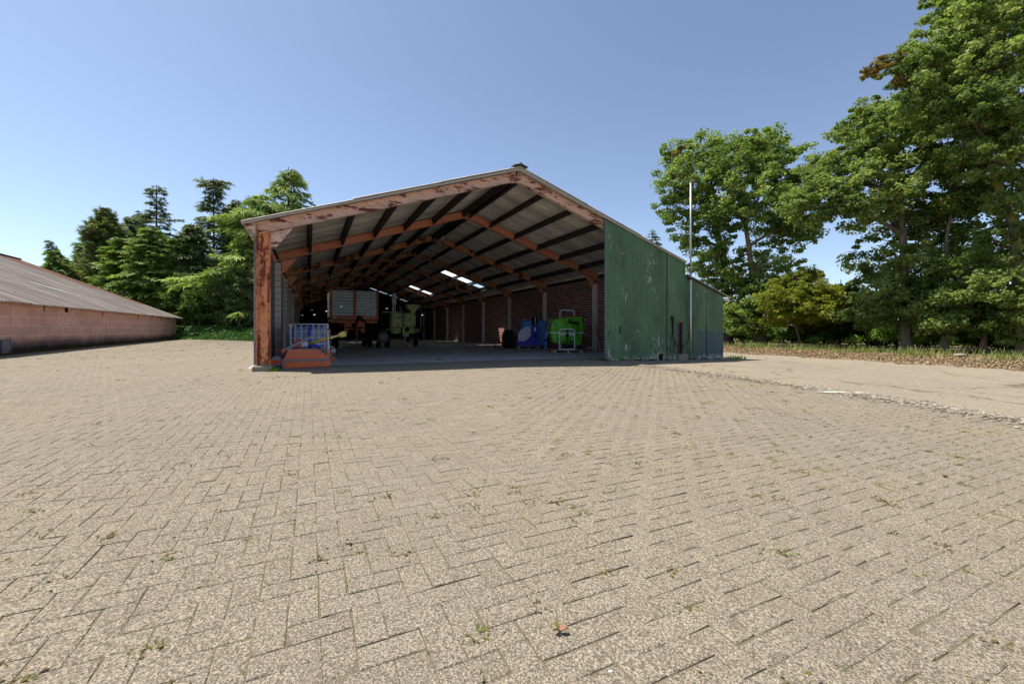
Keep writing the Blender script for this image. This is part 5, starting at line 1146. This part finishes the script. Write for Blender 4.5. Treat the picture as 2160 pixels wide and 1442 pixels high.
conifer('spruce_tree', 'small dark spruce with a drooping bent tip just above the barn roof', cbase(150,46), at(103,506,46), lambda u: 3.6*(1-u)**.75*(.7+.3*math.sin(u*11))+.3, LG['fir'], BK['dark'], 21, whorl=.30, nb=9, droop=.5, hang=.8, spray=0.40, dens=1.3, group=GC, width=.36)
conifer('cypress_tree', 'dense blue green cypress with several ragged points, second from the left behind the barn', cbase(225,49), at(222,440,49), lambda u: 4.6*(1-u)**.62*(.78+.22*math.sin(u*19))+.25, LG['spruce'], BK['dark'], 22, whorl=.28, nb=10, droop=-.25, hang=-.5, spray=0.54, dens=1.2, upturn=.25, group=GC, width=.36)
conifer('cypress_tree', 'lower dense bright green cypress leaning over the barn roof edge', cbase(262,46), at(258,500,46), lambda u: 4.0*(1-u)**.55+.3, LG['fir'], BK['dark'], 30, whorl=.32, nb=10, droop=.1, hang=.4, spray=0.50, dens=1.2, group=GC, width=.36)
conifer('spruce_tree', 'tall spruce with a thin see-through brownish top above the barn end', cbase(330,50), at(330,390,50), lambda u: (5.6*(1-u)**.62+.3 if u > .5 else 4.2)*(.75+.25*math.sin(u*27)), LG['spruce'], BK['dark'], 23, whorl=.50, nb=8, droop=.10, hang=.4, spray=0.43, bare=.2, dens=.9, gap=.1, group=GC, width=.36)
conifer('spruce_tree', 'dense dark green spruce in front of the thin topped one', cbase(318,45), at(322,478,45), lambda u: 5.2*(1-u)**.55*(.85+.15*math.sin(u*25))+.3, LG['fir'], BK['dark'], 24, whorl=.30, nb=10, droop=.28, hang=.6, spray=0.48, dens=1.25, group=GC, width=.36)
conifer('spruce_tree', 'narrow dark spruce standing between the thin topped one and the cedar', cbase(408,47), at(404,470,47), lambda u: 3.4*(1-u)**.55+.3, LG['spruce'], BK['dark'], 25, whorl=.30, nb=9, droop=.3, hang=.6, spray=.62, dens=1.2, group=GC, width=.5)
conifer('spruce_tree', 'dark spruce filling the back of the row left of the thin topped one', cbase(282,54), at(284,452,54), lambda u: 4.6*(1-u)**.6*(.85+.15*math.sin(u*23))+.3, LG['spruce'], BK['dark'], 34, whorl=.36, nb=9, droop=.2, hang=.5, spray=.55, dens=1.1, group=GC, width=.36)
conifer('spruce_tree', 'mid green spruce behind the gap between cypress and small bent spruce', cbase(185,50), at(188,492,50), lambda u: 3.8*(1-u)**.6*(.85+.15*math.sin(u*23))+.3, LG['fir'], BK['dark'], 35, whorl=.36, nb=9, droop=.2, hang=.5, spray=.52, dens=1.1, group=GC, width=.36)
conifer('spruce_tree', 'dark background spruce between the open topped one and the cedars', cbase(500,54), at(498,420,54), lambda u: 5.6*(1-u)**.6*(.8+.2*math.sin(u*23))+.3, LG['spruce'], BK['dark'], 36, whorl=.40, nb=9, droop=.25, hang=.6, spray=.58, dens=1.1, group=GC, width=.36)
conifer('spruce_tree', 'pale green bushy spruce filling the gap left of the open topped one', cbase(372,46), at(372,500,46), lambda u: 4.0*(1-u)**.5*(.85+.15*math.sin(u*21))+.3, LG['fir'], BK['dark'], 33, whorl=.32, nb=10, droop=.3, hang=.7, spray=.5, dens=1.25, group=GC, width=.36)
conifer('spruce_tree', 'open topped spruce with a clear pointed leader left of the cedar', cbase(452,51), at(450,374,51), lambda u: (7.0*(1-u)**.8 if u < .93 else 1.5)*(.7+.3*math.sin(u*27))+.35, LG['spruce'], BK['dark'], 26, whorl=.62, nb=7, droop=.16, hang=.45, spray=.66, bare=.1, dens=1.0, gap=.08, group=GC)
conifer('cedar_tree', 'broad cedar with long arching pale green branches leaning over the shed roof', cbase(540,44), at(555,412,44), lambda u: 9.0*(1-u)**.36*(.72+.28*math.sin(u*16+.5)), LG['cedar'], BK['dark'], 27, whorl=.60, nb=7, droop=.30, hang=.95, spray=.80, bare=.1, dens=1.35, tr_r=.4, upturn=.05, group=GC)
conifer('cedar_tree', 'second cedar with arched drooping top branches behind the shed gable', cbase(610,50), at(608,352,50), lambda u: 7.6*(1-u)**.28*(.75+.25*math.sin(u*19)), LG['cedar'], BK['dark'], 28, whorl=1.0, nb=7, droop=.40, hang=1.0, spray=.85, bare=.15, dens=1.1, tr_r=.35, upturn=.0, group=GC)
conifer('spruce_tree', 'dark spruce top showing above the lean-to roof line', cbase(1378,58), at(1376,482,58), cone(5.2,.8), LG['spruce'], BK['dark'], 29, whorl=.55, nb=8, droop=.2, hang=.3, spray=0.43, dens=1.0, width=.36)
# ivy-clad shrubs between barn and shed
for i, (lb, px, Y, mat, bl) in enumerate((
    ('pale leaved ivy covered bush left of the rusty post', 515, 41, 'pale', [(515,635,42,42,34),(480,610,41.5,38,40),(520,580,42,35,40),(540,620,42,40,50)]),
    ('dark leafy bush at the end of the low barn', 420, 41, 'dark', [(425,645,42,48,36),(395,620,43,40,40),(455,655,42,40,26)]),
    ('rough green bush with bare twigs at the foot of the cedar', 505, 40, 'pale', [(500,668,41.2,34,22),(535,672,41.0,26,20)]))):
    p0 = gp(px, 714, Y)
    broadleaf('ivy_bush', lb, 'bush', p0, [(p0[0],p0[1],p0[2]+1.2),(p0[0]+.2,p0[1],p0[2]+2.6)], .10, bl, LG[mat], BK['grey'], 80+i, leaf=.17, dens=1.2, clus=.55, n_each=75, group='bushes between the barn and the shed', flare=False)
# ivy bank
def bank():
    r = np.random.default_rng(77); N = 26000
    px = 345 + 240*r.random(N); Y = 36.2 + 4.6*r.random(N)
    X = (px-1080)/FP*Y; z = gz(X, Y) + .02 + 1.15*sstep(36.0, 40.0, Y)*(.6+.4*r.random(N)) 
    lx = (X-B0[0])*CT + (Y-B0[1])*ST; ly = -(X-B0[0])*ST + (Y-B0[1])*CT; ok = (lx > .55) | (ly > YE+.35); X, Y, z = X[ok], Y[ok], z[ok]
    V, F, tt = leafcloud(np.stack([X,Y,z],1), .12, 2, .15, r=r, flat_=.4)
    tag(npmesh('ivy_bank', V, F, m_leaf('ivy_ground_cover', (.025,.07,.012), (.07,.17,.03), (.14,.27,.045), .3), attr=tt), 'low green ivy bank beyond the end of the paving, below the bushes', 'ground cover', kind='stuff')
    tag(gridmesh('bank', np.linspace(-36,-18,30), np.linspace(36.0,52,30), lambda x, y: (x, y, gz(x,y)+1.0*sstep(36.0,40.0,y)-.05), M['soil'], keep=lambda c: ((c[:,0]-B0[0])*CT+(c[:,1]-B0[1])*ST > .6) | (-(c[:,0]-B0[0])*ST+(c[:,1]-B0[1])*CT > YE+.5)), kind='structure')
bank()
# grass between the litter and the trees
def verge_grass():
    r = np.random.default_rng(91); N = 5200; cy_ = 14 + 23*r.random(90); Y = cy_[r.integers(0, 90, N)] + r.normal(0, .35, N); d = 3.1 + np.abs(r.normal(0, 1.2, N)) + .9*np.sin(Y*2.3)
    X = 12.4 - (Y-24.8)*.3333 + d/.9487; z = gz(X, Y); a = r.random(N)*6.28; L = .10+.30*r.random(N)**2; w = .010
    c = np.stack([X, Y, z], 1); u = np.stack([np.cos(a)*w, np.sin(a)*w, 0*a], 1); le = np.stack([-np.sin(a)*L*.5, np.cos(a)*L*.5, L], 1)
    V = np.stack([c-u, c+u, c+u*.4+le, c-u*.4+le], 1).reshape(-1,3)
    tag(npmesh('verge_grass', V, np.arange(4*N).reshape(-1,4), m_leaf('verge_grass_blades', (.10,.12,.03), (.20,.26,.05), (.42,.36,.14), .3), attr=np.repeat(r.random(N),4)), 'thin grass growing along the foot of the maples', 'grass', kind='stuff')
verge_grass()
